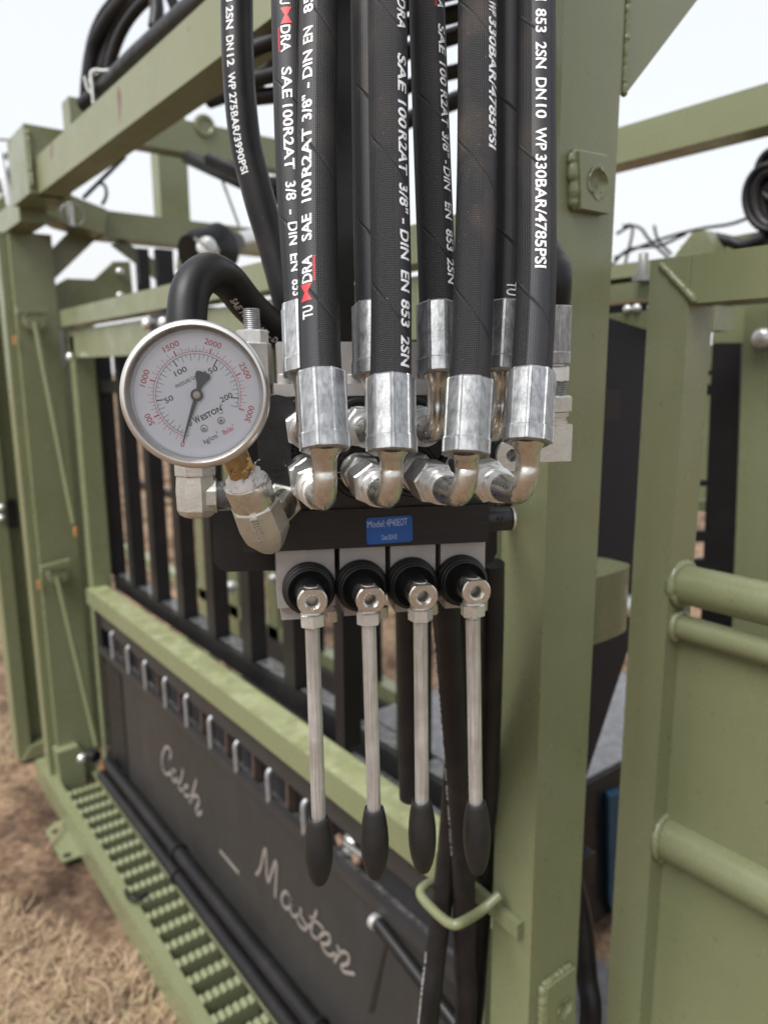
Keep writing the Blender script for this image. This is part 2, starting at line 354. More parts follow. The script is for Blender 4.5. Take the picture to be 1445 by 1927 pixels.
# ================================================================ ground
def build_ground():
    rd = random.Random(3)
    xs = [-300, -80, -20, -6, -3]+[-1.6+.05*i for i in range(60)]+[1.5, 2, 3, 5, 10, 30, 90, 300]
    ys = [-300, -60, -15, -4, -1, 0, .6]+[.9+.05*i for i in range(90)]+[5.6, 6.5, 8, 12, 25, 70, 180, 500]
    bm = B(); g = []
    from mathutils import noise
    for y in ys:
        row = []
        for x in xs:
            e = min(1, max(0, (.40-x)/.25))*(1 if y < 5.2 and x > -1.7 else 0)
            h = noise.fractal(V((x*2.6, y*2.6, 0)), 1, 2, 4)*.045+noise.noise(V((x*11, y*11, 3)))*.014
            row.append(bm.verts.new((x, y, h*e-.012+.012*e)))
        g.append(row)
    for a, b in zip(g, g[1:]):
        for i in range(len(xs)-1): bm.faces.new((a[i], a[i+1], b[i+1], b[i]))
    mk('ground', bm, GROUND, smooth=80, kind='structure', label='bare brown dirt and dry ground under the chute')
    bm = B()
    for i in range(75000):
        x = rd.uniform(-1.3, .475); y = rd.uniform(1.15, 4.8)
        if y > 3 and rd.random() < .4: continue
        dens = noise.fractal(V((x*1.7+5, y*1.7, 7)), 1, 2, 3)
        soil = math.exp(-(((x-.42)/.22)**2+((y-2.05)/.5)**2))
        if dens-1.1*soil < rd.uniform(-.45, .12): continue
        e = min(1, max(0, (.40-x)/.25)); h = noise.fractal(V((x*2.6, y*2.6, 0)), 1, 2, 4)*.045+noise.noise(V((x*11, y*11, 3)))*.014
        L = rd.uniform(.018, .07); w_ = rd.uniform(.0005, .0013); an = rd.gauss(.7, 1.1); tl = abs(rd.gauss(0, .28))
        p = V((x, y, h*e+.002)); d = V((math.cos(an)*math.cos(tl), math.sin(an)*math.cos(tl), math.sin(tl)))
        s = V((-math.sin(an), math.cos(an), rd.uniform(-.4, .4))).normalized()*w_; mid = p+d*L*.55+V((rd.uniform(-1, 1), rd.uniform(-1, 1), .6))*L*.1; tip = p+d*L
        a, b, c, e2, t_ = bm.verts.new(p-s), bm.verts.new(p+s), bm.verts.new(mid+s*.8), bm.verts.new(mid-s*.8), bm.verts.new(tip)
        bm.faces.new((a, b, c, e2)); bm.faces.new((e2, c, t_))
    mk('dry_grass', bm, STRAW, kind='stuff', label='trampled tan dry grass lying over the dirt', cat='grass')
    tw = mat('dead twig', (.30, .21, .14), .8, noise=(60, (.2, .13, .09), .7))
    for i, (a, b, lb) in enumerate((((110, 1475), (175, 1560), 'thin grey brown twig on bare soil beside the bolt-hole foot tab'),
                                    ((165, 1840), (215, 1925), 'longest straight twig lying in the straw alongside the step'),
                                    ((88, 1600), (120, 1545), 'short pale stalk on dark soil below the headgate leaf'))):
        p, q = Z(*a, .02), Z(*b, .016); md = p.lerp(q, .5)+V((.02, .01, .012))
        t = mk('twig', tube(B(), catmull([p, md, q], 8), [.0035-.0018*k/16 for k in range(17)], 7), tw, smooth=60, label=lb, cat='twig', loc=p, group='twigs on the ground')
build_ground()
# ================================================================ squeeze chute
XP, XL = .52, .62
ch = thing('squeeze_chute', 'olive green steel cattle squeeze chute with black drop panel and grated step', 'chute', (.55, 1.4, 0))
def part(name, bm, m, parent=None, **k): return mk(name, bm, m, parent or ch, **k)
def bolt(p, d, r, parent, m=NUT, h=None, name='bolt'):
    """domed bolt head at p, axis d"""
    h = h or r*.8
    return mk(name, lathe(B(), p, d, [(-r*.3, r), (h*.3, r), (h*.75, r*.8), (h, r*.35)], 14), m, parent, smooth=60)
PX0, PX1, PY0, PY1 = .52, .598, .436, .490
post = part('main_post', box(B(), (PX0, PY0, .06), (PX1, PY1, 2.35)), GREEN, bevel=.0075, seg=4)
# gusset and its weld
g = [Y(1150, 176, PY0+.004), Y(1178, 176, PY0+.004), Y(1325, -18, PY0+.004), Y(1500, -250, PY0+.004), Y(1170, -250, PY0+.004)]
gp = part('gusset_plate', prism(B(), g, (0, .009, 0)), GREEN, bevel=.0015)
mk('weld_bead', weld(B(), Y(1173, 182, PY0+.004), Y(1182, -40, PY0+.004), .0032, seed=1), GREEN, gp, smooth=80)
# welded lug pads on the post
def lug_pad(quad, hole, thick, seed):
    q = [Y(x, y, PY0-thick) for x, y in quad]; c = Y(*hole, PY0-thick)
    # plate with a round hole: ring from hole to outline
    bm = B(); n = 24; r = .0122; ctr = c; outer = []
    def edge_pt(ang):
        d = V((math.cos(ang), 0, math.sin(ang))); best = None
        for a, b in zip(q, q[1:]+q[:1]):
            e = b-a; den = d.x*e.z-d.z*e.x
            if abs(den) < 1e-9: continue
            t = ((a.x-ctr.x)*e.z-(a.z-ctr.z)*e.x)/den; u = ((a.x-ctr.x)*d.z-(a.z-ctr.z)*d.x)/den
            if t > 0 and -1e-6 <= u <= 1+1e-6 and (best is None or t < best): best = t
        return ctr+d*best
    angs = sorted([2*math.pi*i/n for i in range(n)]+[math.atan2(p.z-ctr.z, p.x-ctr.x) % (2*math.pi) for p in q])
    tv = V((0, thick-.0005, 0)); inn, out = [], []
    for a in angs:
        o = edge_pt(a); i = ctr+V((math.cos(a), 0, math.sin(a)))*r*(1+.06*math.sin(3*a+seed)); inn.append(i); out.append(o)
    vi = [bm.verts.new(p) for p in inn]; vo = [bm.verts.new(p) for p in out]; vi2 = [bm.verts.new(p+tv) for p in inn]; vo2 = [bm.verts.new(p+tv) for p in out]
    m_ = len(angs)
    for i in range(m_):
        j = (i+1) % m_
        bm.faces.new((vi[i], vi[j], vo[j], vo[i])); bm.faces.new((vo[i], vo[j], vo2[j], vo2[i])); bm.faces.new((vi[j], vi[i], vi2[i], vi2[j]))
    pd = part('lug_pad', bm, GREEN, smooth=40)
    # plug weld in the hole, beads round the edge
    bm = B(); rd = random.Random(seed); rings = []
    for k, (rr, dy) in enumerate(((1.12, -.0006), (.98, -.0012), (.84, .0015), (.5, .0038), (.2, .003))):
        rings.append([bm.verts.new(ctr+V((math.cos(2*math.pi*i/20), 0, math.sin(2*math.pi*i/20)))*r*rr*(1+rd.uniform(-.09, .09))+V((0, dy+rd.uniform(-.0012, .0009)*(k > 0), 0))) for i in range(20)])
    for a, b in zip(rings, rings[1:]):
        for i in range(20): bm.faces.new((a[i], a[(i+1) % 20], b[(i+1) % 20], b[i]))
    bm.faces.new(rings[-1]); mk('plug_weld', bm, GREEN, pd, smooth=80)
    for k, (a, b, rr) in enumerate(((0, 3, .0056), (0, 1, .0040))):
        mk('weld_bead', weld(B(), q[a]+V((0, thick*.75, 0)), q[b]+V((0, thick*.75, 0)), rr, seed=seed+k), GREEN, pd, smooth=80)
lug_pad([(1090, 284), (1155, 297), (1147, 402), (1094, 392)], (1124, 343), .010, 5)
lug_pad([(1030, 1862), (1083, 1822), (1083, 1990), (1026, 2000)], (1062, 1898), .009, 9)
# hose loop of bent rod with its flat bar
lp = part('flat_bar', beam(B(), X(880, 1664, PX0-.005), X(978, 1752, PX0-.005), (.004, 0, 0), V((0, 0, .0085))), GREEN, bevel=.0012)
P = [X(940, 1684, PX0-.012), X(905, 1714, .487), X(866, 1737, .452), X(850, 1739, .446), X(832, 1728, .446), X(803, 1700, .449), X(791, 1681, .452), X(800, 1667, .463), X(840, 1650, .505), X(872, 1640, .54)]
part('hose_loop', tube(B(), catmull(P, 6), .0052, 12), GREEN, smooth=80)
part('orange_mark', box(B(), X(893, 1838, .56), X(893, 1838, .56)+V((.003, .006, .02))), ORANGE)
# top beam and bracket
part('top_beam', box(B(), (.52, .49, 1.835), (.582, 2.10, 1.92)), RUSTY, bevel=.004)
br = part('beam_bracket', box(B(), (.50, 2.08, 1.835), (.60, 2.27, 1.995)), GREEN, bevel=.003)
part('beam_extension', box(B(), (.515, 2.27, 1.80), (.585, 3.1, 1.86)), GREEN, bevel=.003)
for k, (a, b) in enumerate((((128, 300), (140, 250)),)): mk('weld_bead', weld(B(), V((.508, 2.078, 1.85)), V((.508, 2.078, 1.98)), .006, seed=30), GREEN, br, smooth=80)
# cross beams of the head gate
cb = part('cross_beam', box(B(), (.582, 1.98, 1.965), (1.62, 2.04, 2.045)), GREEN, bevel=.004)
mk('pivot_boss', lathe(B(), Y(385, 237, 1.98), (0, -1, 0), [(-.003, .03), (.006, .028), (.007, .02), (.003, .016), (.003, .004)], 20), GREEN, cb, smooth=40)
part('cross_beam', box(B(), (.76, 2.36, 1.795), (1.62, 2.45, 1.872)), GREEN, bevel=.004)
part('upright', box(B(), Y(304, 402, 2.4)-V((0, 0, .03)), Y(352, 285, 2.4)+V((0, .06, .12))), GREEN, bevel=.004)
arm = part('catch_arm', prism(B(), [Y(x, y, 2.33) for x, y in ((84, 399), (127, 364), (202, 394), (196, 440), (120, 418))], (0, .12, 0)), GREEN, bevel=.003)
pin = mk('linch_pin', lathe(B(), Y(135, 425, 2.30), (0, 0, 1), [(0, .009), (.055, .009), (.062, .006)], 12), NUT, arm, smooth=50)
c = Y(136, 405, 2.30); mk('pin_ring', tube(B(), [c+V((math.cos(i*.2618)*.032, -.006, math.sin(i*.2618)*.03)) for i in range(25)], .0028, 8, cap=False), WIRE, arm, smooth=80)
# head gate column, leaf, rods and plates
colm = part('headgate_column', box(B(), (.52, 2.44, .04), (.636, 2.56, 1.80)), GREEN, bevel=.006)
part('column_strip', box(B(), (.497, 2.475, .03), (.5185, 2.535, 1.80)), GREEN, bevel=.003)
lf = part('headgate_leaf', box(B(), (.462, 2.80, .0), (.506, 2.90, 1.80)), GREEN, bevel=.003)
mk('leaf_web', box(B(), (.506, 2.86, .03), (.60, 2.88, 1.80)), GREEN, lf)
mk('leaf_foot', prism(B(), [V((.47, 2.79, .003)), V((.60, 2.79, .003)), V((.60, 2.79, .06)), V((.505, 2.79, .05))], (0, .06, 0)), GREEN, lf, bevel=.002)
for k in (955, 975): bolt(Y(3, k, 2.79), (-.3, -1, 0), .012, lf)
part('hinge_block', box(B(), Y(18, 995, 2.78), Y(31, 940, 2.78)+V((0, .03, 0))), BLACK, bevel=.002)
bb = part('column_bracket', prism(B(), [Y(x, y, 2.40) for x, y in ((108, 1418), (148, 1404), (158, 1416), (163, 1480), (118, 1492))], (0, .06, 0)), GREEN, bevel=.004)
bolt(Y(155, 1427, 2.38), (.2, -1, 0), .015, bb)
bolt(Y(204, 1464, 2.20), (-.4, -1, 0), .014, bb)
part('latch_roller', lathe(B(), Y(170, 1420, 2.36), (.5, -1, 0), [(0, .02), (.03, .02)], 16), BLACK, smooth=40)
for (a, b, hd) in (((66, 606), (139, 984), (66, 606)), ((108, 1086), (182, 1402), (110, 1083))):
    rd_ = part('diagonal_rod', tube(B(), [Y(*a, 2.39), Y(*b, 2.30)], .0075, 10), GREEN, smooth=60)
    mk('rod_pin', lathe(B(), Y(*hd, 2.41), (0, -1, 0), [(-.02, .03), (.012, .03), (.016, .026)], 18), GREEN, rd_, smooth=40)
    h = Y(*hd, 2.41); mk('pin_guard', prism(B(), [h+V((-.05, 0, .022)), h+V((.035, 0, .028)), h+V((.035, 0, .05)), h+V((-.05, 0, .04))], (0, -.02, 0)), GREEN, rd_, bevel=.003)
for a in ((28, 640), (73, 1100), (142, 1000), (194, 1440)):
    q = Y(*a, 2.235 if a[0] > 100 else 2.44); part('orange_mark', box(B(), q-V((.004, .010, .013)), q+V((.003, .001, .013))), ORANGE)
part('diagonal_brace', prism(B(), [Y(x, y, 2.46) for x, y in ((68, 500), (138, 428), (196, 436), (80, 548), (68, 535))], (0, .02, 0)), GREEN, bevel=.002)
pl = part('latch_plate', prism(B(), [Y(x, y, 2.60) for x, y in ((78, 552), (126, 524), (178, 526), (214, 492), (245, 492), (252, 562), (140, 640), (80, 640))], (0, .012, 0)), GREEN, bevel=.002)
for a in ((226, 512), (90, 553), (227, 557)): bolt(Y(*a, 2.59), (0, -1, 0), .013, pl)
part('backing_plate', box(B(), (.64, 2.62, .05), (.73, 2.66, 1.55)), GREEN)
part('zinc_strip', box(B(), Y(103, 690, 2.52), Y(120, 622, 2.52)+V((0, .01, 0))), WIRE)
# left far bits: plates, pin and cable
fb = part('latch_housing', prism(B(), [Y(x, y, 2.7) for x, y in ((12, 335), (22, 307), (82, 300), (84, 325), (20, 350))], (0, .15, 0)), BLACK, bevel=.002)
mk('housing_plate', prism(B(), [Y(x, y, 2.65) for x, y in ((-20, 400), (24, 345), (88, 355), (20, 424), (-20, 440))], (0, .2, 0)), GREEN, fb, bevel=.003)
mk('linch_pin', lathe(B(), Y(22, 397, 2.6), (-.12, 0, 1), [(0, .011), (.16, .011), (.165, .007)], 12), NUT, fb, smooth=50)
mk('wire_bail', tube(B(), catmull([Y(-25, 263, 2.7), Y(10, 263, 2.7), Y(32, 266, 2.7), Y(42, 278, 2.7), Y(45, 295, 2.72)], 6), .004, 8), WIRE, fb, smooth=80)
for i in range(9):
    cpt = Y(-2+i*10.5, 296-3*math.sin(i*.6), 2.68); ln = [cpt+V((.018*math.cos(t*.6283), .006*math.sin(t*.6283)*(i % 2), .008*math.sin(t*.6283)*(1 if i % 2 else .9))) for t in range(11)]
    mk('chain_link', tube(B(), ln, .0032, 6, cap=False), WIRE, fb, smooth=80)
# squeeze side: end post, rails, bars
sp_ = part('side_frame', box(B(), (.622, 2.25, .09), (.676, 2.30, 1.50)), GREEN, bevel=.004)
mk('top_rail', box(B(), (.605, .52, 1.527), (.655, 2.30, 1.572)), GREEN, sp_, bevel=.005)
mk('upper_plate', prism(B(), [V((.622, 2.29, 1.44)), V((.622, 1.68, 1.437)), V((.622, 1.60, 1.515)), V((.622, 2.29, 1.515))], (.01, 0, 0)), GREEN, sp_, bevel=.002)
mk('upper_plate', prism(B(), [V((.622, 1.35, 1.44)), V((.622, .52, 1.437)), V((.622, .52, 1.515)), V((.622, 1.45, 1.515))], (.01, 0, 0)), GREEN, sp_, bevel=.002)
mk('latch_block', box(B(), (.61, 1.38, 1.40), (.66, 1.62, 1.522)), BLACK, sp_, bevel=.004)
for a in ((277, 610), (308, 608), (133, 672)): bolt(X(*a, .606), (-1, 0, 0), .013, sp_)
mk('middle_rail', box(B(), (.60, .56, .714), (.662, 2.255, .76)), GREEN, sp_, bevel=.005)
mk('wet_highlight_film', box(B(), (.604, .60, .7595), (.658, 2.25, .7604)), DUSTSHEEN, sp_)  # dusty wet film, its highlights laid on as pale colour
mk('end_stile', box(B(), (.625, .60, .09), (.675, .648, 1.52)), GREEN, sp_, bevel=.004)
bl = part('bar_panel', box(B(), (.69, .52, .742), (.742, 2.27, .785)), BLACK, bevel=.004)
mk('upper_crossbar', box(B(), (.687, .52, 1.341), (.742, 2.27, 1.376)), BLACK, bl, bevel=.004)
ys = [.65+.18*k for k in range(10)]
b0 = mk('bar', box(B(), (.692, ys[0], .78), (.730, ys[0]+.042, 1.47)), BLACK, bl, bevel=.003)
for y in ys[1:]: dupl(b0, (0, y-ys[0], 0), bl)
b1 = mk('wet_strip', box(B(), (.70, ys[0]+.052, .7855), (.735, ys[0]+.172, .7875)), WETBLK, bl)
for y in ys[1:-1]: dupl(b1, (0, y-ys[0], 0), bl)
# far side of the chute
fs = part('far_side_frame', box(B(), (1.35, 1.62, .36), (1.40, 4.3, .41)), GREEN, bevel=.004)
mk('far_top_rail', box(B(), (1.35, 1.3, 1.50), (1.40, 4.3, 1.56)), GREEN, fs, bevel=.004)
for y in (2.44, 2.78, 3.1, 3.35): mk('far_post', box(B(), (1.35, y, .0), (1.40, y+.085, 1.56)), GREEN, fs, bevel=.004)
for y in (1.62,): mk('far_post', box(B(), (1.35, y, .0), (1.40, y+.085, 1.56)), GREEN, fs, bevel=.004)
for y in [1.8, 2.14, 2.30, 3.24, 3.7]: mk('far_bar', box(B(), (1.33, y, .40), (1.37, y+.05, 1.50)), BLACK, fs)
mk('far_crossbar', box(B(), (1.325, 1.3, .80), (1.345, 4.0, .84)), BLACK, fs)
mk('far_crossbar', box(B(), (1.325, 1.3, 1.15), (1.345, 4.0, 1.19)), BLACK, fs)
mk('far_kick_panel', box(B(), (1.32, 1.62, .04), (1.34, 2.7, .37)), PANEL, fs)
bolt(Y(436, 1104, 2.43), (0, -1, 0), .022, fs); bolt(Y(515, 1088, 2.43), (0, -1, 0), .018, fs)
mk('floor_mat', box(B(), (.72, .5, .03), (1.31, 2.4, .05)), MATR, fs)
part('inner_shelf', prism(B(), [V((.76, .86, .62)), V((.9, .86, .60)), V((.9, 1.15, .60)), V((.76, 1.15, .62))], (0, 0, .02)), WETBLK)
# drop panel with its pins, rods and lettering
dp = part('drop_panel', box(B(), (XL, .62, .19), (XL+.006, 2.235, .575)), PANEL)
mk('panel_lip', box(B(), (XL-.008, .64, .568), (XL+.006, 2.235, .590)), PANEL, dp, bevel=.003)
mk('pin_tray', box(B(), (XL+.006, .62, .560), (XL+.05, 2.235, .572)), WETBLK, dp)
mk('tray_back', box(B(), (XL+.030, .62, .572), (XL+.036, 2.235, .657)), PANEL, dp)
mk('upper_strip', box(B(), (XL-.002, .62, .655), (XL+.05, 2.245, .692)), PANEL, dp, bevel=.003)
mk('side_flange', box(B(), (XL-.004, 2.19, .19), (XL+.03, 2.245, .69)), BLACK, dp)
mk('side_pocket', box(B(), (XL-.003, 2.04, .23), (XL-.0005, 2.185, .555)), CAST, dp)
pins = [(213, 1195), (243, 1222), (275, 1250), (313, 1282), (353, 1315), (398, 1356), (447, 1403), (508, 1456), (575, 1515)]
for i, (x, y) in enumerate(pins):
    q = X(x, y, XL-.001); pp = [q+V((.031, 0, .008)), q+V((.012, 0, .010)), q+V((.002, 0, .008)), q+V((-.004, 0, .0)), q+V((-.004, 0, -.018)), q+V((-.003, 0, min(-.03, .586-q.z)))]
    pn = mk('hook_pin', tube(B(), catmull(pp, 5), .0058, 12), PINZ, dp, smooth=80)
    for y0, y1, zt in ((-.034, -.020, -.004), (-.072, -.046, -.006)):
        mk('pin_slot', box(B(), (XL+.0285, q.y+y0, .578), (XL+.0298, q.y+y1, q.z+zt)), CAST, pn)
    mk('slot_rib', box(B(), (XL+.012, q.y-.045, .574), (XL+.0295, q.y-.036, q.z-.002)), mat('rust brown rib', (.075, .05, .042), .5), pn)
q = X(668, 1605, XL+.03); tg = mk('trip_bar', tube(B(), [X(646, 1583, XL+.02), X(684, 1612, XL+.02)], .006, 10), WIRE, dp, smooth=60)
for a in ((641, 1582), (671, 1616)): mk('trip_end', lathe(B(), X(*a, XL+.018), (-.4, -1, 0), [(-.010, .008), (.010, .008), (.013, .005)], 12), mat('rusty brass end', (.17, .11, .075), .6, .3), tg, smooth=50)
bolt(X(663, 1588, XL+.035), (-.6, -.4, .6), .02, tg)
rd1 = mk('pull_rod', tube(B(), [X(712, 1738, XL-.016), V((XL-.016, .60, .512))], .0105, 14), BLACK, dp, smooth=60)
mk('rod_cap', lathe(B(), X(704, 1733, XL-.016), (0, -1, 0), [(-.006, .0085), (-.003, .012), (.008, .012), (.009, .008)], 16), NUT, rd1, smooth=50)
mk('slot', prism(B(), [X(x, y, XL-.0012) for x, y in ((721, 1785), (729, 1778), (703, 1904), (692, 1906))], (.001, 0, 0)), CAST, dp)
for z, x0 in ((.232, .598), (.196, .580)):
    r_ = mk('bottom_rod', tube(B(), [V((x0, 2.17, z)), V((x0, .65, z))], .0165, 14), BLACK, dp, smooth=60)
    for y in ((1.62, .98) if x0 > .59 else (1.58,)): mk('rod_collar', lathe(B(), (x0, y, z), (0, 1, 0), [(0, .021), (.012, .021)], 16), BLACK, r_, smooth=40)
q0, q1 = X(414, 1601, XL-.0012), X(450, 1644, XL-.0012); mk('paint_dash', beam(B(), q0, q1, (.0005, 0, 0), (0, 0, .004)), LETTER, dp)
def ribbon(pts, wd, name):
    P = catmull([X(x, y, XL-.0016) for x, y in pts], 6); bm = B(); prev = None; n = len(P)
    for i, p in enumerate(P):
        t = (P[min(i+1, n-1)]-P[max(i-1, 0)]); t.x = 0; t.normalize(); s = V((0, -t.z, t.y))*wd/2
        k = (bm.verts.new(p-s), bm.verts.new(p+s))
        if prev: bm.faces.new((prev[0], prev[1], k[1], k[0]))
        prev = k
    return mk(name, bm, LETTER, dp)
s1, s2 = lambda l: [(280+x/6.88, 1380+y/6.88) for x, y in l], lambda l: [(460+x/6.02, 1580+y/6.02) for x, y in l]
CATCH = [[(275, 335), (290, 250), (260, 185), (215, 190), (180, 290), (175, 410), (205, 500), (255, 530), (320, 470)],
         [(360, 500), (320, 480), (295, 530), (315, 600), (350, 620), (365, 540), (365, 510), (370, 600), (400, 690)],
         [(450, 460), (425, 580), (390, 690), (440, 740), (490, 690)],
         [(520, 690), (480, 680), (455, 740), (480, 810), (530, 800)],
         [(618, 600), (580, 740), (530, 900)], [(535, 890), (590, 810), (640, 820), (650, 900), (615, 980), (640, 1050), (690, 1010)]]
MASTER = [[(130, 400), (180, 330), (240, 100), (265, 480), (360, 240), (350, 660)],
          [(510, 640), (470, 590), (430, 630), (425, 700), (470, 780), (530, 740), (540, 670), (520, 790), (560, 870), (610, 850)],
          [(640, 770), (640, 860), (690, 960), (680, 1020), (620, 960), (600, 900)], [(690, 1020), (740, 960)],
          [(820, 800), (760, 980), (770, 1080), (830, 1130)], [(740, 870), (850, 960), (900, 1020)],
          [(840, 1120), (900, 1060), (960, 1080), (960, 1170), (880, 1180), (870, 1120), (890, 1230), (960, 1310), (1030, 1290)],
          [(1050, 1190), (1070, 1270), (1020, 1390)], [(1040, 1340), (1110, 1270), (1180, 1310), (1170, 1400), (1100, 1430), (1120, 1490), (1180, 1510), (1250, 1520)]]
for l in CATCH: ribbon(s1(l), .0088, 'lettering_stroke')
for l in MASTER: ribbon(s2(l), .0072, 'lettering_stroke')
# grated step
st = part('step', box(B(), (.482, .40, .002), (.486, 2.62, .08)), GREEN)
mk('outer_flange', box(B(), (.4865, .40, .074), (.514, 2.62, .0815)), GREEN, st, bevel=.0015)
mk('inner_flange', box(B(), (.612, .40, .074), (.634, 2.42, .083)), GREEN, st, bevel=.002)
mk('step_floor', box(B(), (.49, .42, .02), (.63, 2.4, .024)), CAST, st)
bm = B(); rd = random.Random(5)
y0 = 1.0; n = 14
for i in range(n+1):
    pass
def tooth():
    bm = B(); n = 12; top, bot = [], []
    for i in range(n+1):
        x = .512+.101*i/n; zz = .079+(.006 if i % 2 else 0); top.append(V((x, 0, zz))); bot.append(V((x, 0, .045)))
    hull(bm, bot+top[::-1], [p+V((0, .024, 0)) for p in bot+top[::-1]]); return bm
t0 = tooth()
for v in t0.verts: v.co.y += 1.0
t0 = mk('grate_bar', t0, GREEN, st, bevel=.0012, seg=1)
for i in range(1, 22): dupl(t0, (rd.uniform(-.001, .001), i*.0625, 0), st)
ft = [Z(x, y, .006) for x, y in ((86, 1568), (106, 1549), (150, 1546), (172, 1607), (118, 1626))]
tb = mk('foot_tab', prism(B(), ft, (0, 0, .007)), GREEN, st, bevel=.002)
for a in ((106, 1565), (127, 1610)): mk('bolt_hole', lathe(B(), Z(*a, .0125), EZ, [(0, .012), (.0016, .012)], 16), mat('dark hole', (.02, .014, .01), .9), tb)
rp = [Z(238, 1676, .09), Z(244, 1690, .10), Z(262, 1692, .10), Z(277, 1682, .10)]
mk('cord_knot', tube(B(), catmull(rp, 6), .006, 8), BLACK, st, smooth=80)
# hydraulic cylinder seen over the side panel
cy = part('cylinder', lathe(B(), D(362, 482, 1.62), D(452, 452, 1.72)-D(362, 482, 1.62), [(0, .045), (.012, .05), (.09, .052), (.10, .045)], 24), BLACK, smooth=40)
mk('piston_rod', tube(B(), [D(448, 455, 1.70), D(545, 432, 1.86)], .021, 16), NUT, cy, smooth=60)
mk('clevis_pin', lathe(B(), D(391, 467, 1.585), -FW, [(-.02, .021), (.012, .021), (.015, .017)], 20), NUT, cy, smooth=40)
mk('cotter_pin', tube(B(), [D(367, 449, 1.575), D(391, 467, 1.568), D(412, 492, 1.575)], .004, 8), WIRE, cy, smooth=60)
mk('pivot_lug', prism(B(), [D(x, y, 1.66) for x, y in ((332, 505), (338, 458), (346, 443), (358, 440), (368, 450), (362, 505))], FW*.02), GREEN, cy, bevel=.003)
lk = part('link_post', box(B(), Y(266, 560, 2.25), Y(280, 468, 2.25)+V((0, .03, 0))), BLACK, bevel=.003)
part('link_post', box(B(), Y(302, 560, 2.22), Y(326, 470, 2.22)+V((0, .03, 0))), BLACK, bevel=.003)
part('link_plate', prism(B(), [Y(x, y, 2.4) for x, y in ((210, 460), (232, 452), (310, 500), (335, 520), (335, 545), (300, 530), (250, 490))], (0, .012, 0)), GREEN)
# black post behind the hoses
part('hose_mast', box(B(), D(636, 660, .86)+V((0, 0, -.5)), D(636, 660, .86)+V((.026, .02, .6))), BLACK, bevel=.003)
# right hand upper rail, inner rails, pivot lug, rubber sheet
part('upper_rail', box(B(), (1.25, .2, 1.775), (1.31, 1.0, 1.838)), GREEN, bevel=.004)
def yrail(pa, pb, x, dz, dx, name='inner_bar', m=GREEN):
    a, b = X(*pa, x), X(*pb, x); return part(name, beam(B(), V((x+dx/2, a.y+.05, a.z-dz/2)), V((x+dx/2, b.y-.08, (a.z+b.z)/2-dz/2)), (dx/2, 0, 0), (0, 0, dz/2)), m, bevel=.003)
yrail((1152, 499), (1240, 485), 1.15, .024, .05); yrail((1152, 536), (1240, 520), 1.0, .026, .05); yrail((1150, 590), (1240, 580), .95, .032, .05)
part('inner_bar', box(B(), (1.2, .40, 1.50), (1.22, .95, 1.58)), BLACK)  # black bar added behind the rails so the gap reads dark
for a in ((1180, 582), (1197, 580), (1226, 579)): bolt(X(*a, .948), (-1, 0, .3), .0065, ch)
part('hook_stud', lathe(B(), X(1208, 524, .99), EZ, [(-.004, .014), (.004, .014), (.005, .007), (.034, .007), (.036, .005)], 12), WIRE, smooth=60)
sg_ = lambda v: (abs(v)**.55)*(1 if v > 0 else -1)
pv = part('pivot_lug', hull(B(), *[[V((.69+.078*sg_(math.cos(a*.2094)), .532+.034*sg_(math.sin(a*.2094)), z)) for a in range(30)] for z in (1.088, 1.168)]), GREEN, bevel=.003)
c0 = Y(1150, 1140, .495); 
part('pivot_pin', lathe(B(), Y(1178, 1140, .52), (1, -.3, 0), [(-.03, .014), (.05, .014)], 18), NUT, smooth=50)
# ================================================================ control valve
_be = math.radians(9.5); FH = V((math.sin(_a), math.cos(_a), 0))
EXV = _rt*math.cos(_be)+FH*math.sin(_be); NV = _rt*math.sin(_be)-FH*math.cos(_be)
O = D(726, 890, .478)
def VP(x, y, l):
    r = ray(x, y); return CAM+r*((O+NV*l-CAM).dot(NV)/r.dot(NV))
def VL(s, l, z): return V((0, 0, z))+V((O.x, O.y, 0))+EXV*s+NV*l
def sof(p): return (p-O).dot(EXV)
S4 = [-.051, -.017, .017, .051]
ZU, ZL_, ZA = VP(726, 799, 0).z, VP(726, 886, 0).z, VP(726, 1100, 0).z
cv = thing('control_valve', 'black cast hydraulic control valve with four hand levers and a blue model label', 'control valve', VP(726, 1040, -.03))
def vp(name, bm, m, parent=None, **k): return mk(name, bm, m, parent or cv, **k)
def vbox(x0, y0, x1, y1, l, depth):
    a, b, c, d = VP(x0, y0, l), VP(x1, y0, l), VP(x1, y1, l), VP(x0, y1, l)
    zt = (a.z+b.z)/2; zb = (c.z+d.z)/2; s0, s1 = (sof(a)+sof(d))/2, (sof(b)+sof(c))/2
    q = [VL(s0, l, zb), VL(s1, l, zb), VL(s1, l, zt), VL(s0, l, zt)]
    return hull(B(), q, [p-NV*depth for p in q])
vp('valve_body', vbox(512, 744, 932, 962, 0, .062), CAST, bevel=.004, seg=3)
lb = vp('lower_block', vbox(456, 957, 920, 1030, .004, .056), CASTS, bevel=.0025)
bs = [VP(x, y, .001) for x, y in ((486, 752), (520, 742), (548, 748), (556, 775), (548, 820), (547, 862), (559, 884), (558, 915), (543, 932), (508, 936), (488, 930))]
boss = vp('port_boss', prism(B(), bs, NV*.007), CAST, bevel=.004, seg=3)
bm = B(); pc = VP(500, 878, .0085)
put_text(bm, 'P', lambda x, y: pc-EZ*x*-1*0+EXV*(y)+EZ*(-x), .014, .014, .02)
mk('cast_letter', bm, CAST, boss)
for z in (ZU, ZL_):
    for s in S4:
        vp('port_seat', lathe(B(), VL(s, 0, z), NV, [(-.002, .0178), (.0020, .0172), (.0032, .0164), (.0032, .0146), (-.0005, .0141), (-.0005, .004)], 40), CAST, smooth=35)
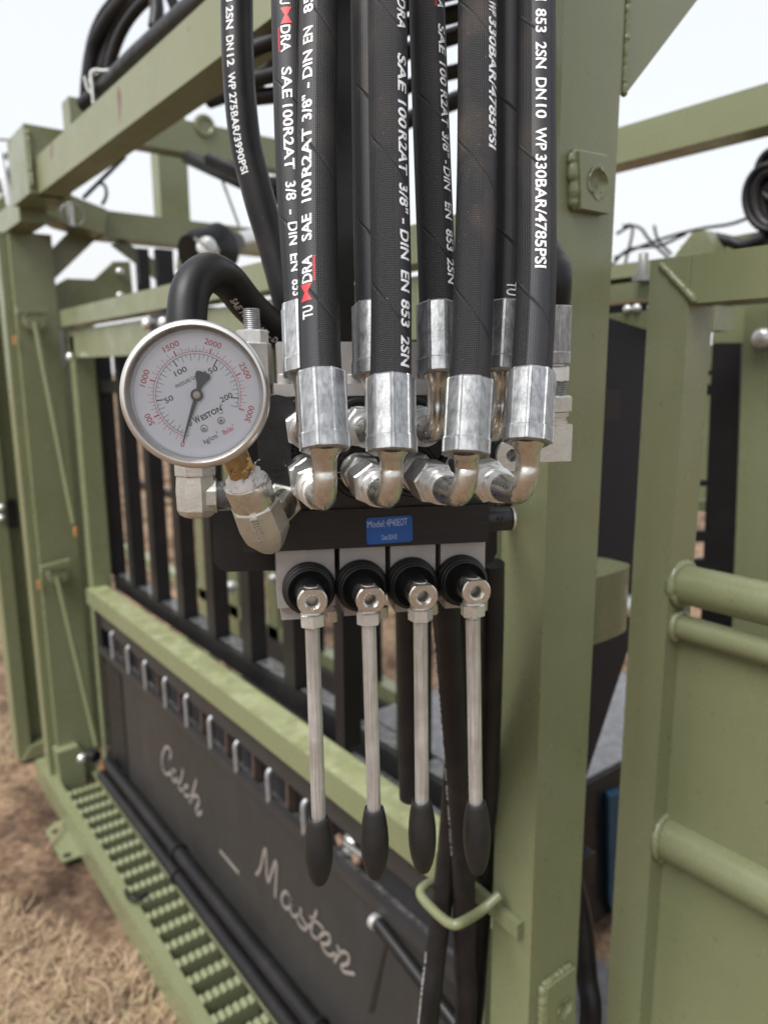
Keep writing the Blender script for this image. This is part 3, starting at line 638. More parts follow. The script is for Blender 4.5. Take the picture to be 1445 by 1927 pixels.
vp('mounting_plate', prism(B(), [VP(x, y, -.052) for x, y in ((400, 962), (935, 940), (935, 1040), (925, 1058), (905, 1064), (428, 1076), (412, 1070), (402, 1055))], -NV*.006), BLACK, bevel=.0015)
vp('mounting_arm', beam(B(), VP(800, 1040, -.0585)-NV*.006, V((.526, .484, VP(800, 1040, -.0585).z)), EZ*.012, NV*.004), BLACK, bevel=.0015)
ec = vp('spool_end', lathe(B(), VP(905, 978, -.014), EXV, [(0, .0082), (.0195, .0082), (.0205, .0072), (.0215, .0072)], 28), CAST, smooth=45)
mk('end_cap', lathe(B(), VP(905, 978, -.014)+EXV*.0208, EXV, [(0, .0084), (.0016, .0084), (.002, .0078)], 28), FORGED, ec, smooth=45)
bm = B(); q = VP(936, 985, -.0055); put_text(bm, 'N', lambda x, y: q+EXV*x*.8+EZ*y, .008, .0075, .015); mk('cast_letter', bm, INK, ec)
# top cap
tcp = vp('top_cap', vbox(523, 643, 806, 724, -.006, .045), ALU, bevel=.006, seg=3)
mk('cap_flange', vbox(517, 722, 808, 745, -.001, .055), ALU, tcp, bevel=.002)
for x in (536, 664, 752): mk('cap_bolt', lathe(B(), VP(x, 724, -.008), EZ, [(0, .0045), (.006, .0045), (.0068, .0038)], 16), ALU, tcp, smooth=40)
# relief valve stem on the left
rv = D(479, 735, .485)
def up_at(y, base=rv): return D(479, y, .485).z-base.z
rl = vp('relief_valve', hexa(B(), rv, rv+EZ*up_at(645), .0125, ref=EXV, ph=.3), FORGED, smooth=30)
mk('lock_nut', hexa(B(), rv+EZ*up_at(652), rv+EZ*up_at(622), .0102, ref=EXV), NUT, rl, smooth=30)
pr = []; z = up_at(622); zt = up_at(584)
k = 0
while z < zt: pr += [(z, .0050), (z+.0006, .0055)]; z += .0012
pr += [(zt, .005), (zt+.0004, .0042)]
mk('threaded_stud', lathe(B(), rv, EZ, pr, 24), ZINC, rl, smooth=30)
mk('stem_collar', lathe(B(), rv-EZ*.012, EZ, [(0, .0105), (.014, .0105)], 24), FORGED, rl, smooth=40)
# spool caps, boots, levers
caps = [(518, 633), (637, 728), (732, 822), (826, 915)]
LEV = [dict(rod=(600, 1545), k0=(599, 1537), k1=(601, 1663), bx=588, by=1133), dict(rod=(704, 1525), k0=(704, 1519), k1=(706, 1652), bx=698, by=1130),
       dict(rod=(794, 1510), k0=(793, 1506), k1=(796, 1640), bx=797, by=1124), dict(rod=(895, 1515), k0=(896, 1508), k1=(898, 1643), bx=897, by=1115)]
for i, ((xa, xb), L_, s) in enumerate(zip(caps, LEV, S4)):
    cp = vp('spool_cap', vbox(xa+3, 1022-4*i, xb-3, 1142-6*i, -.003, .042), ALU, bevel=.0075, seg=4)
    mk('cap_foot', vbox(xa+11, 1130-6*i, xb-6, 1164-7*i, -.009, .030), ALU, cp, bevel=.0045, seg=3)
    mk('foot_bolt', lathe(B(), VP(xb-9, 1164-7*i, -.012), EZ, [(-.0015, .0042), (.006, .0042)], 14), STEEL, cp, smooth=40)
    C0 = VP(L_['bx'], L_['by'], .036); ax = (C0-VL(s, -.004, ZA)).normalized(); base = C0-ax*.040
    vp('rubber_boot', lathe(B(), base, ax, [(-.003, .0160), (.0015, .0173), (.0058, .0174), (.0070, .0168), (.0074, .0161), (.0084, .0164), (.0104, .0162), (.0112, .0155), (.0114, .0149), (.0124, .0150), (.0138, .0146), (.0142, .0138), (.0130, .0124), (.0112, .0112), (.0108, .0102), (.0125, .0094), (.018, .0088), (.030, .0084)], 48), RUBBER, smooth=45)
    # clevis: round bar with top and bottom flats, tapped hole through the front
    up_ = (EZ-ax*EZ.dot(ax)).normalized(); sd_ = ax.cross(up_).normalized()
    bm = B(); n = 40; R_, fl = .0092, .0074
    def ring(l, rr, clip=True, off=0):
        o = []
        for j in range(n):
            a = 2*math.pi*j/n; x, y = rr*math.cos(a), rr*math.sin(a)
            if clip: y = max(-fl, min(fl, y))
            o.append(bm.verts.new(C0+ax*(l+off)+sd_*x+up_*y))
        return o
    rs_ = [ring(-.021, .0085), ring(-.0006, R_), ring(0, R_-.0007)]
    hr = .0043; rs_.append(ring(0, hr+.0007, False)); d_ = -.0006; k = 0
    while d_ > -.0095: rs_.append(ring(d_, hr-(.0006 if k % 2 else 0), False)); d_ -= .0007; k += 1
    for a_, b_ in zip(rs_, rs_[1:]):
        for j in range(n): bm.faces.new((a_[j], a_[(j+1) % n], b_[(j+1) % n], b_[j]))
    bm.faces.new(rs_[0][::-1]); bm.faces.new(rs_[-1])
    lv = vp('lever', bm, STEEL, smooth=28)
    tp = C0-ax*.0095+up_*fl
    mk('tapped_hole', lathe(B(), tp, up_, [(-.0006, .0046), (.0003, .0044), (.0002, .0036), (-.0008, .0034), (-.0008, .0008)], 24), NUT, lv, smooth=40)
    top = C0-ax*.0095-up_*.0068; bot = VP(*L_['rod'], .0); t_ = (C0-ax*.0095).dot(NV)-O.dot(NV)
    bot = VP(*L_['rod'], t_); dr = (bot-top).normalized()
    mk('spring_washer', lathe(B(), top+dr*.0005, dr, [(0, .0062), (.0014, .0066), (.0022, .0062)], 28), NUT, lv, smooth=40)
    mk('lever_nut', hexa(B(), top+dr*.0026, top+dr*.0108, .0079, ref=sd_, ph=.52+.35*i, ch=.1), NUT, lv, smooth=25)
    Lr = (bot-top).length; pr = [(.006, .0040), (.0108, .0040)] + ([(.0125, .0040), (.013, .0047)] if i == 3 else [(.0109, .0046)]) + [(Lr+.004, .0046)]
    mk('lever_rod', lathe(B(), top, dr, pr, 32), ROD, lv, smooth=40)
    k0, k1 = VP(*L_['k0'], t_), VP(*L_['k1'], t_); Lk = (k1-k0).length; rk = .0094
    prof = [(.001, .0048), (0, .0058), (.0006, .0064)]+[(Lk*u, rk*w_) for u, w_ in ((.06, .74), (.15, .84), (.28, .94), (.42, .995), (.52, 1), (.64, .965), (.76, .87), (.86, .735), (.93, .6), (.975, .47), (.994, .34), (1, .16))]
    mk('lever_knob', lathe(B(), k0, k1-k0, prof, 40), KNOB, lv, smooth=50)
# blue label
q = [VP(x, y, .0044) for x, y in ((689, 975), (776, 969), (777, 1019), (690, 1025))]
lx = ((q[1]-q[0])+(q[2]-q[3])).normalized(); ly = (q[0]-q[3]).normalized(); ly = (ly-lx*ly.dot(lx)).normalized(); lo_ = q[3]; W_, H_ = (q[1]-q[0]).length, (q[0]-q[3]).length
rr = .0021; pts = []
for cx, cy, a0 in ((W_-rr, rr, -90), (W_-rr, H_-rr, 0), (rr, H_-rr, 90), (rr, rr, 180)):
    for j in range(6): a = math.radians(a0+18*j); pts.append(lo_+lx*(cx+rr*math.cos(a))+ly*(cy+rr*math.sin(a)))
lab = mk('model_label', prism(B(), pts, NV*.0004), BLUE, cv)
bm = B(); f_ = lambda ox, oy: (lambda x, y: lo_+lx*(ox+x)+ly*(oy+y)+NV*.00048)
for s_, x0, x1, y0, h_ in (('Model:', W_*.03, W_*.41, H_*.64, .0046), ('4P40EOT', W_*.44, W_*.89, H_*.64, .0050), ('Date:2024 02', W_*.33, W_*.66, H_*.14, .0036)):
    _, wd = text_mesh(s_, 0); put_text(bm, s_, f_(x0, y0), (x1-x0)/wd, h_/.72*.98, 0)
mk('label_print', bm, LABELW, lab)
# ================================================================ fittings on the valve sides
fl_ = thing('elbow_fitting', 'forged steel elbow fitting below the pressure gauge with threaded stub', 'fitting', D(370, 960, .455))
e0 = D(371, 932, .455)
mk('elbow_block', lathe(B(), e0, EZ, [(-.0130, .0085), (-.0115, .0108), (-.0085, .0124), (.0040, .0126), (.0125, .0118)], 8, ph=.30, ref=EXV), FORGED, fl_, smooth=24)
mk('elbow_barrel', lathe(B(), e0-EZ*.0005, EXV, [(-.002, .0108), (.0118, .0108), (.0122, .0100)], 8, ph=.39, ref=EZ), FORGED, fl_, smooth=24)
mk('collar_nut', hexa(B(), e0+EZ*.012, e0+EZ*.026, .0128, 8, ref=EXV, ph=.39), FORGED, fl_, smooth=30)
pr = []; t = .0115
while t < .024: pr += [(t, .0078), (t+.0007, .0086)]; t += .0014
mk('threaded_stub', lathe(B(), e0, EXV, pr, 28), ZINC, fl_, smooth=30)
mk('stub_nut', hexa(B(), e0+EXV*.0235, e0+EXV*.040, .0105, ref=EZ), FORGED, fl_, smooth=30)
# swivel elbow carrying the gauge
se = thing('gauge_adapter', 'plated steel angle adapter with brass nipple and shredded white sealing tape under the gauge', 'fitting', D(500, 1030, .425))
a0, a1 = D(463, 906, .405), D(513, 1031, .43); dax = (a1-a0).normalized(); La = (a1-a0).length
mk('collar', lathe(B(), a0, dax, [(0, .0100), (.0003, .0121), (.001, .0126), (.0135, .0126), (.014, .0124)], 40), STEEL, se, smooth=40)
mk('forged_body', lathe(B(), a0, dax, [(.0125, .0118), (.0155, .0138), (.0310, .0146), (.0345, .0138), (La-.003, .0085), (La, .0062)], 8, ref=NV, ph=.22), FORGED, se, smooth=18)
for k in range(9):
    pa = (NV-dax*NV.dot(dax)).normalized(); pa = (pa*math.cos(.22)+dax.cross(pa)*math.sin(.22)); sdv = dax.cross(pa).normalized()
    q = a0+dax*(.0165+k*.0017)+pa*.0139; mk('embossed_mark', beam(B(), q-sdv*.0022, q+sdv*.0022, dax*.0004, pa*.0009), FORGED, se)
bm = B(); c_ = a0+dax*.024
_, wd = text_mesh('HRUBFSTCEN', 0)
nc = VP(528, 948, .012); mk('swivel_nut', hexa(B(), nc-NV*.018, nc+NV*.002, .0130, ref=EZ, ph=.25), FORGED, se, smooth=30)
mk('swivel_neck', lathe(B(), c_+dax*.004, (nc-c_-dax*.004), [(0, .0085), ((nc-c_).length, .0105)], 24), STEEL, se, smooth=40)
mk('brass_nipple', hexa(B(), a0-dax*.016, a0-dax*.004, .0080, ref=RT, ph=.2), BRASS, se, smooth=30)
mk('brass_thread', lathe(B(), a0-dax*.005, dax, [(0, .0075), (.008, .0078)], 24), BRASS, se, smooth=40)
rd = random.Random(4); bm = B(); n = 36; rg = []
for k, (t, r) in enumerate(((-.0055, .0072), (-.005, .0088), (-.0035, .0098), (-.002, .0104), (0, .0108), (.002, .0112), (.003, .0098))):
    pa, pb = perp(dax); rg.append([bm.verts.new(a0+dax*(t+rd.uniform(-.0006, .0006))+(pa*math.cos(2*math.pi*j/n)+pb*math.sin(2*math.pi*j/n))*r*(1+rd.uniform(-.06, .07))) for j in range(n)])
for u_, v_ in zip(rg, rg[1:]):
    for j in range(n): bm.faces.new((u_[j], u_[(j+1) % n], v_[(j+1) % n], v_[j]))
tp_ = mk('sealing_tape', bm, TAPE, se, smooth=70)
def shreds(c, n, spread, seed, parent, m=TAPE, wd=.0006):
    rd = random.Random(seed)
    for i in range(n):
        p = c+V((rd.uniform(-1, 1), rd.uniform(-1, 1), rd.uniform(-1, 1)))*spread*.45; pts = [p]
        dd = V((rd.uniform(-1, 1), rd.uniform(-1, 1), rd.uniform(-.6, 1)))+NV*.5
        for k in range(4): dd = (dd.normalized()+V((rd.uniform(-1, 1), rd.uniform(-1, 1), rd.uniform(-1, 1)))*.8).normalized(); pts.append(pts[-1]+dd*spread*.3)
        P_ = catmull(pts, 4); bm = B(); pv_ = None; wv = wd*rd.uniform(.4, 1.6)
        for j, q in enumerate(P_):
            sd = V((rd.uniform(-1, 1)*.3+math.sin(j*.8), math.cos(j*.7), .6)).normalized()*wv*(1-.6*j/len(P_)); kk = (bm.verts.new(q-sd), bm.verts.new(q+sd))
            if pv_: bm.faces.new((pv_[0], pv_[1], kk[1], kk[0]))
            pv_ = kk
        mk('tape_shred', bm, m, parent, smooth=80)
shreds(D(478, 893, .40), 8, .008, 3, se, wd=.0018); shreds(D(455, 892, .395), 6, .006, 8, se, wd=.002); shreds(D(432, 918, .40), 4, .005, 9, se, wd=.001)
# right hand elbow with disc end
re = thing('elbow_fitting', 'plated steel elbow fitting on the right end of the valve against the green post', 'fitting', D(1045, 860, .50))
c2 = D(1029, 832, .498); ro = lambda a, b, c: c2+EXV*a+NV*b+EZ*c
mk('elbow_block', hull(B(), [ro(a, b, -.0118) for a, b in ((-.012, -.011), (.0128, -.011), (.0128, .011), (-.012, .011))], [ro(a, b, .0125) for a, b in ((-.012, -.011), (.0128, -.011), (.0128, .011), (-.012, .011))]), FORGED, re, bevel=.004, seg=4)
pr = [(.012, .0118), (.0145, .0118), (.0147, .0108), (.017, .0108), (.0172, .0125), (.020, .0128)]
mk('collar', lathe(B(), ro(.001, 0, 0), EZ, pr, 32), FORGED, re, smooth=35)
mk('collar_nut', hexa(B(), ro(.001, 0, .0195), ro(.001, 0, .031), .0142, ref=NV, ph=.1), FORGED, re, smooth=30)
pr = []; t = .030
while t < .040: pr += [(t, .0098), (t+.0008, .0106)]; t += .0015
mk('thread', lathe(B(), ro(.001, 0, 0), EZ, pr, 28), ZINC, re, smooth=30)
mk('swivel_nut', hexa(B(), ro(.001, 0, .0395), ro(.001, 0, .050), .0120, ref=NV, ph=.35), NUT, re, smooth=30)
mk('side_arm', lathe(B(), c2-EXV*.040, EXV, [(0, .0095), (.032, .0095)], 28), FORGED, re, smooth=40)
dc = VP(964, 857, .010); n = 48
mk('end_disc', lathe(B(), dc, NV, [(-.016, .0108), (-.001, .0110), (0, .0103), (0, .0042), (-.004, .0036), (-.004, .0006)], 40), FORGED, re, smooth=35)
mk('seal_ring', lathe(B(), dc-NV*.004-EXV*.002, NV, [(-.012, .0122), (-.001, .0122), (0, .0112)], 40), RUBBER, re, smooth=40)
# ================================================================ pressure gauge
GC = D(369.5, 743, .372); U_ = .372/1400
gn = (CAM-GC).normalized(); gn = (gn-RT*.15+UP*.04).normalized()
ur = (RT-gn*RT.dot(gn)).normalized(); uu = gn.cross(ur); ro_ = math.radians(27)
GR, GU = ur*math.cos(ro_)+uu*math.sin(ro_), uu*math.cos(ro_)-ur*math.sin(ro_)
def GL(x, y, z): return GC+GR*(x*U_)+GU*(y*U_)+gn*z
pg = thing('pressure_gauge', 'round stainless pressure gauge with white dial, red and black scales, needle at zero', 'gauge', GL(0, -130, -.01))
ga = lambda nm, bm, m, par=None, **k: mk(nm, bm, m, par or pg, **k)
ga('bezel', lathe(B(), GC, gn, [(-.026, .0300), (-.025, .0325), (-.006, .0330), (-.0045, .0362), (-.0025, .0366), (.0025, .0366), (.0044, .0360), (.0054, .0349), (.0056, .0338), (.005, .0332), (-.0032, .0312), (-.0042, .0312)], 128, cap=False), STAIN, smooth=35)
ga('case_back', lathe(B(), GC-gn*.0262, gn, [(0, .0290), (.0005, .0301)], 48), STAIN, smooth=40)
di = ga('dial', lathe(B(), GC-gn*.0046, gn, [(0, .0313), (.0004, .0313)], 96), DIAL, smooth=40)
ga('glass', lathe(B(), GC-gn*.0008, gn, [(0, .0319), (.0012, .0319)], 96), GLASS, smooth=40)
DZ = -.00405
def rect(bm, a, r0, r1, w_):
    ca, sa = math.cos(a), math.sin(a); f = lambda r, t: bm.verts.new(GL(r*ca-t*sa, r*sa+t*ca, DZ)); h = w_/2
    bm.faces.new((f(r0, -h), f(r1, -h), f(r1, h), f(r0, h)))
def arc(bm, r, w_, a0, a1, n=90):
    pv_ = None
    for i in range(n+1):
        a = a0+(a1-a0)*i/n; k = [bm.verts.new(GL(q*math.cos(a), q*math.sin(a), DZ)) for q in (r-w_/2, r+w_/2)]
        if pv_: bm.faces.new((pv_[0], pv_[1], k[1], k[0]))
        pv_ = k
th = lambda psi: math.radians(225-270*psi/3000)
red, blk = B(), B()
arc(red, 81.5, 1.0, th(0), th(3000)); arc(blk, 77.3, .9, th(0), th(2988))
for i in range(61):
    v = i*50
    if v % 500 == 0: rect(red, th(v), 81, 92, 2.6)
    elif v % 100 == 0: rect(red, th(v), 81, 92.5, .8)
    else: rect(red, th(v), 81, 87, .7)
for i in range(43):
    v = i*5
    if v > 211: break
    if v % 50 == 0: rect(blk, th(v*14.223), 64, 77.5, 2.2)
    elif v % 10 == 0: rect(blk, th(v*14.223), 65, 77.5, .9)
    else: rect(blk, th(v*14.223), 71, 77.5, .8)
rect(blk, th(2988), 64, 77.5, .8)
def gtext(bm, s, x, y, w_, h, rot=0, bold=0.0):
    _, wd = text_mesh(s, bold); c, sn = math.cos(rot), math.sin(rot)
    def fn(tx, ty):
        tx -= w_/2; ty -= h/2; return GL(x+tx*c-ty*sn, y+tx*sn+ty*c, DZ)
    put_text(bm, s, fn, w_/wd, h/.72, bold)
for v in (0, 500, 1000, 1500, 2000, 2500, 3000):
    a = th(v); r = 102 if v else 98; flip = v == 3000; r = 103 if flip else r
    a2 = a+(math.radians(-2) if flip else 0); wd_ = {1: 7, 3: 23, 4: 32}[len(str(v))]
    gtext(red, str(v), r*math.cos(a2), r*math.sin(a2), wd_, 11, a-math.pi/2+(math.pi if flip else 0), .014)
for v in (0, 50, 100, 150, 200):
    a = th(v*14.223); r = 54
    gtext(blk, str(v), r*math.cos(a), r*math.sin(a)-(0 if v else 2), {1: 6.5, 2: 17, 3: 25}[len(str(v))], 10.5, 0, .014)
gtext(blk, 'PRESSURE GAUGE', 0, 32, 57, 6.8, 0, .008); gtext(blk, 'W', -23, -40, 13, 13, 0, .03); gtext(blk, 'ESTON', 7, -41.3, 43, 10, 0, .03); gtext(blk, '®', 31, -36, 4.5, 4.5); gtext(blk, '1983', 24, -50, 9, 2.6, 0, .01)
gtext(blk, 'kg/cm', -18, -83, 28, 9.5, 0, .01); gtext(blk, '2', -1.5, -78.5, 2.8, 4.4); gtext(red, 'lb/in', 19, -84, 21, 10, 0, .01); gtext(red, '2', 31.8, -79, 2.8, 4.4)
fl = B(); pv_ = None
for i in range(41):
    xx = -60+120*i/40; yy = 85.5+1.5*math.cos(i*.157); c_, s_n = math.cos(-ro_), math.sin(-ro_)
    k = [fl.verts.new(GL(xx*c_-q*s_n, xx*s_n+q*c_, DZ+.0004)) for q in (yy-.5, yy+.5)]
    if pv_: fl.faces.new((pv_[0], pv_[1], k[1], k[0]))
    pv_ = k
mk('liquid_line', fl, TAPE, di)
mk('red_scale', red, REDINK, di); mk('black_scale', blk, INK, di)
for x, y in ((-18.7, -61), (17, -62.5)):
    s_ = mk('dial_screw', lathe(B(), GL(x, y, DZ), gn, [(0, .0020), (.0006, .0019), (.0010, .0013), (.0011, .0003)], 20), NUT, di, smooth=60)
    bm = B()
    for q in (0, 1):
        c_ = GL(x, y, DZ+.00112); u1, u2 = (GR, GU) if q else (GU, GR); bm2 = beam(bm, c_-u1*.0009, c_+u1*.0009, u2*.00022, gn*.00004)
    mk('screw_slot', bm, INK, s_)
mk('stop_pin', lathe(B(), GL(-52, -56, DZ), gn, [(0, .0009), (.0012, .0009), (.0015, .0005)], 14), NUT, di, smooth=60)
an = th(0); dx, dy = math.cos(an), math.sin(an)
npts = [(-45, 9), (-43, 13.5), (-36, 14), (-28, 10), (-20, 6), (-14, 4.6), (20, 3.8), (60, 2.2), (93, .5)]
pl_ = [GL(r*dx-h*dy, r*dy+h*dx, -.0026) for r, h in npts]+[GL(r*dx+h*dy, r*dy-h*dx, -.0026) for r, h in npts[::-1]]
nd = ga('needle', prism(B(), pl_, gn*.0004), INK)
mk('needle_hub', lathe(B(), GL(0, 0, -.0028), gn, [(0, .0031), (.0010, .0031), (.0012, .0027)], 28), INK, nd, smooth=40)
mk('hub_pin', lathe(B(), GL(0, 0, -.0018), gn, [(0, .0019), (.0006, .0018), (.0007, .0012)], 24), mat('dull bronze', (.42, .34, .28), .45, .7), nd, smooth=40)
st_ = GL(0, -132, -.012); mk('stem', lathe(B(), st_, (a0-dax*.01)-st_, [(-.006, .006), (((a0-dax*.01)-st_).length, .006)], 20), BRASS, pg, smooth=40)
# ================================================================ hydraulic hoses
def bowtie(w_, h):
    return [[(0, 0), (0, h), (w_*.5, h*.62), (w_*.5, h*.38)], [(w_*.5, h*.38), (w_*.5, h*.62), (w_, h), (w_, 0)]]
def hose_body(th_, P, r, m, words=(), phi=0, up=False, lh=.0056, name='hose', n=28):
    """P = centre line points; words = (text, start px y, end px y)"""
    o = mk(name, tube(B(), P, r, n, True, CAM, True), m, th_, smooth=70); o['lay'] = phi/360.0
    if not words: return o
    F = frames(P, CAM); S = [0]
    for a, b in zip(P, P[1:]): S.append(S[-1]+(b-a).length)
    Q = [px(p) for p in P]
    def s_of(t):
        best = None
        for i in range(len(P)-1):
            (x0, y0), (x1, y1) = Q[i], Q[i+1]
            if isinstance(t, tuple):
                dx, dy = x1-x0, y1-y0; k = max(0, min(1, ((t[0]-x0)*dx+(t[1]-y0)*dy)/(dx*dx+dy*dy+1e-9))); e = math.hypot(x0+dx*k-t[0], y0+dy*k-t[1])
            else:
                k = max(0, min(1, (t-y0)/(y1-y0) if abs(y1-y0) > 1e-6 else 0)); e = abs(y0+(y1-y0)*k-t)
            if best is None or e < best[0]: best = (e, S[i]+(S[i+1]-S[i])*k)
        return best[1]
    def at(s, ang):
        i = 0
        while i < len(S)-2 and S[i+1] < s: i += 1
        k = (s-S[i])/(S[i+1]-S[i]); c = P[i].lerp(P[i+1], k); N = F[i][1].lerp(F[i+1][1], k).normalized(); Bv = F[i][2].lerp(F[i+1][2], k).normalized()
        return c+(N*math.cos(ang)+Bv*math.sin(ang))*(r*1.012+.00005)
    wh, rdm = B(), B(); f0 = math.radians(phi); hs = lh/.72
    for t_, ya, yb in words:
        sa, sb = s_of(ya), s_of(yb); L = abs(sb-sa); dr = 1 if sb > sa else -1; sg = dr*(1 if F[0][0].cross(F[0][2]).dot(F[0][1]) > 0 else -1)
        fn = lambda x, y: at(sa+dr*x, f0+sg*(y-lh/2)/r)
        if t_ == '#':
            for pl in bowtie(L, lh*1.15): poly2(rdm, pl, fn, 6)
        elif t_ == '_':
            k = 0
            while k*.0011 < L:
                poly2(rdm, [(k*.0011, -lh*.32), (k*.0011+.0007, -lh*.32), (k*.0011+.0007, -lh*.12), (k*.0011, -lh*.12)], fn); k += 1
        else:
            _, wd = text_mesh(t_, .024); put_text(wh, t_, fn, L/wd, hs, .024, 7)
    if wh.verts: mk('printed_text', wh, WHITE, o)
    if rdm.verts: mk('red_logo', rdm, REDP, o)
    return o
def ferrule(th_, p0, p1, r, m=ZINC, rot=0.):
    d = p1-p0; L = d.length; ref = NV
    bm = B(); n = 8; prof = [(0, .90), (.0008, 1.02), (.0075, 1.03), (.0082, .985), (.010, .985), (L-.0008, 1.0), (L, .95)]
    a = (ref-d.normalized()*ref.dot(d.normalized())).normalized(); b = d.normalized().cross(a); rings = []
    for t, k in prof:
        rg_ = []
        for j in range(n):   # eight crimp flats with a narrow ridge between each pair
            for da, rr in ((-.30, .965), (-.09, .985), (-.055, 1.035), (.055, 1.035), (.09, .985), (.30, .965)):
                g_ = rot+2*math.pi*j/n+da; rg_.append(bm.verts.new(p0+d.normalized()*t+(a*math.cos(g_)+b*math.sin(g_))*r*k*rr))
        rings.append(rg_)
    for r0, r1 in zip(rings, rings[1:]):
        for i in range(len(r0)): bm.faces.new((r0[i], r0[(i+1) % len(r0)], r1[(i+1) % len(r0)], r1[i]))
    bm.faces.new(rings[0][::-1]); bm.faces.new(rings[-1])
    return mk('ferrule', bm, m, th_, smooth=18)
def port_hose(label, s, zp, L, Q, T, way, dtop, words, phi, up, hex_l, m=HOSE, r=.0101, shred=0, lh=.0056):
    q = VP(*Q, L); dq = (q-CAM).dot(FW); t = D(*T, dq+.004); th_ = thing('hydraulic_hose', label, 'hose', q, 'hoses crimped onto the valve ports')
    pt = VL(s, 0, zp); ax0 = VL(sof(q), L, zp); ax = (ax0-pt).normalized()
    R_ = .0165; upd = (t-q).normalized(); corner = VL(sof(q), L, zp)
    arcp = []
    for i in range(13):
        a = math.pi/2*i/12; arcp.append(corner-ax*R_*(1-math.sin(a))+upd*R_*(1-math.cos(a)))
    arcp = [pt+ax*(hex_l[-1][1]-.002)]+arcp
    end = q+upd*.004; nn = 5
    arcp += [arcp[-1].lerp(end, k/nn) for k in range(1, nn+1)]
    rad = [.0060]*len(arcp); rad[-1] = .0088; rad[-2] = .0086; rad[-3] = .0068; rad[0] = .0082
    # refine the flare under the ferrule
    mk('elbow_tube', tube(B(), arcp, rad, 24), STEEL, th_, smooth=50)
    for i, (l0, l1, rr, kind) in enumerate(hex_l):
        if kind == 'h': mk('hex_nut', hexa(B(), pt+ax*l0, pt+ax*l1, rr, ref=EZ, ph=.2+.37*i+s*9, ch=.1), NUT, th_, smooth=25)
        else:
            pr = [(l0, rr*.8)]; k = l0
            while k < l1-.0012: pr += [(k+.0002, rr), (k+.0007, rr*.9)]; k += .0013
            mk('thread', lathe(B(), pt, ax, pr+[(l1, rr*.8)], 28), NUT, th_, smooth=40)
    if shred: shreds(pt+ax*.004-EXV*.010+EZ*.002, shred, .009, int(s*1000)+int(zp*900), th_, wd=.0005)
    ferrule(th_, q, t, .0119, rot=s*7)
    W = [t-upd*.004, t]; n_ = len(way)
    for k, (x, y) in enumerate(way): W.append(D(x, y, dq+.004+dtop*(T[1]-y)/T[1]))
    e_ = W[-1]; W += [e_+EZ*.16+FH*.02, e_+EZ*.28+FH*.14+_rt*.02, e_+EZ*.31+FH*.34+_rt*.04, e_+EZ*.30+FH*.6]   # over to the cross beam
    P = catmull(W, 14); hose_body(th_, P, r, m, words, phi, up, lh)
    return th_
HL = [(.0, .0045, .0125, 'c'), (.004, .022, .0128, 'h'), (.022, .031, .0102, 't'), (.031, .060, .0128, 'h'), (.060, .074, .0102, 't'), (.074, .083, .0086, 'c')]
HU = [(.0, .004, .0120, 'c'), (.003, .026, .0128, 'h'), (.026, .042, .0106, 't'), (.042, .050, .0086, 'c')]
port_hose('front hydraulic hose above the first lever with red bowtie logo, ferrule beside the gauge', S4[0], ZL_, .113, (612, 848), (604, 702), [(599, 540), (597, 300), (600, 0), (604, -230)], .03,
          [('TU', 613, 589), ('#', 580, 549), ('DRA', 547, 498), ('_', 545, 500), ('SAE', 470, 421), ('100', 398, 358), ('R2AT', 352, 261), ('3/8"', 249, 200), ('-', 190, 180), ('DIN', 170, 120), ('EN', 106, 76), ('853', 50, 2)], -33, True, HL, shred=5)
port_hose('front hydraulic hose above the second lever, print ends in 2SN at its ferrule', S4[1], ZL_, .113, (737, 853), (735, 712), [(736, 540), (732, 300), (729, 0), (726, -230)], .02,
          [('#', -18, 14), ('DRA', 18, 76), ('SAE', 122, 191), ('100', 208, 258), ('R2AT', 264, 343), ('3/8"', 362, 414), ('-', 426, 436), ('DIN', 447, 501), ('EN', 522, 560), ('853', 575, 625), ('2SN', 642, 698)], 45, False, HL, shred=9)
port_hose('front hydraulic hose above the third lever, its side brown with dust', S4[2], ZL_, .116, (876, 858), (884, 717), [(891, 540), (897, 300), (898, 0), (899, -230)], .02,
          [('7', -10, 5), ('WP', 22, 48), ('330BAR/4785PSI', 54, 294)], 52, False, HL, m=HOSED)
port_hose('front hydraulic hose above the fourth lever, white 330BAR print, right beside the green post', S4[3], ZL_, .116, (992, 835), (1000, 700), [(1008, 540), (1010, 300), (1010, 0), (1010, -230)], .035,
          [('EN', -2, 30), ('853', 45, 89), ('2SN', 106, 155), ('DN', 172, 212), ('10', 221, 247), ('WP', 263, 306), ('330BAR/4785PSI', 313, 522)], 13, False, HL)
port_hose('rear hydraulic hose with red bowtie logo half hidden behind the first front hose', S4[0], ZU, .076, (577, 708), (572, 577), [(565, 480), (554, 300), (545, 0), (541, -230)], .02,
          [('TU', 12, 35), ('#', 40, 70), ('DRA', 73, 122), ('_', 75, 120), ('SAE', 150, 207), ('100', 219, 259), ('R2AT', 261, 339), ('3/8', 360, 395), ('-', 412, 421), ('DIN', 435, 477), ('EN', 493, 525), ('853', 540, 570)], -14, False, HU, lh=.0054)
port_hose('rear hydraulic hose mostly hidden behind the second front hose, dusty edge and no print showing', S4[1], ZU, .076, (707, 712), (705, 577), [(702, 480), (698, 300), (694, 0), (692, -230)], .02, [], 0, False, HU, m=HOSED, shred=2)
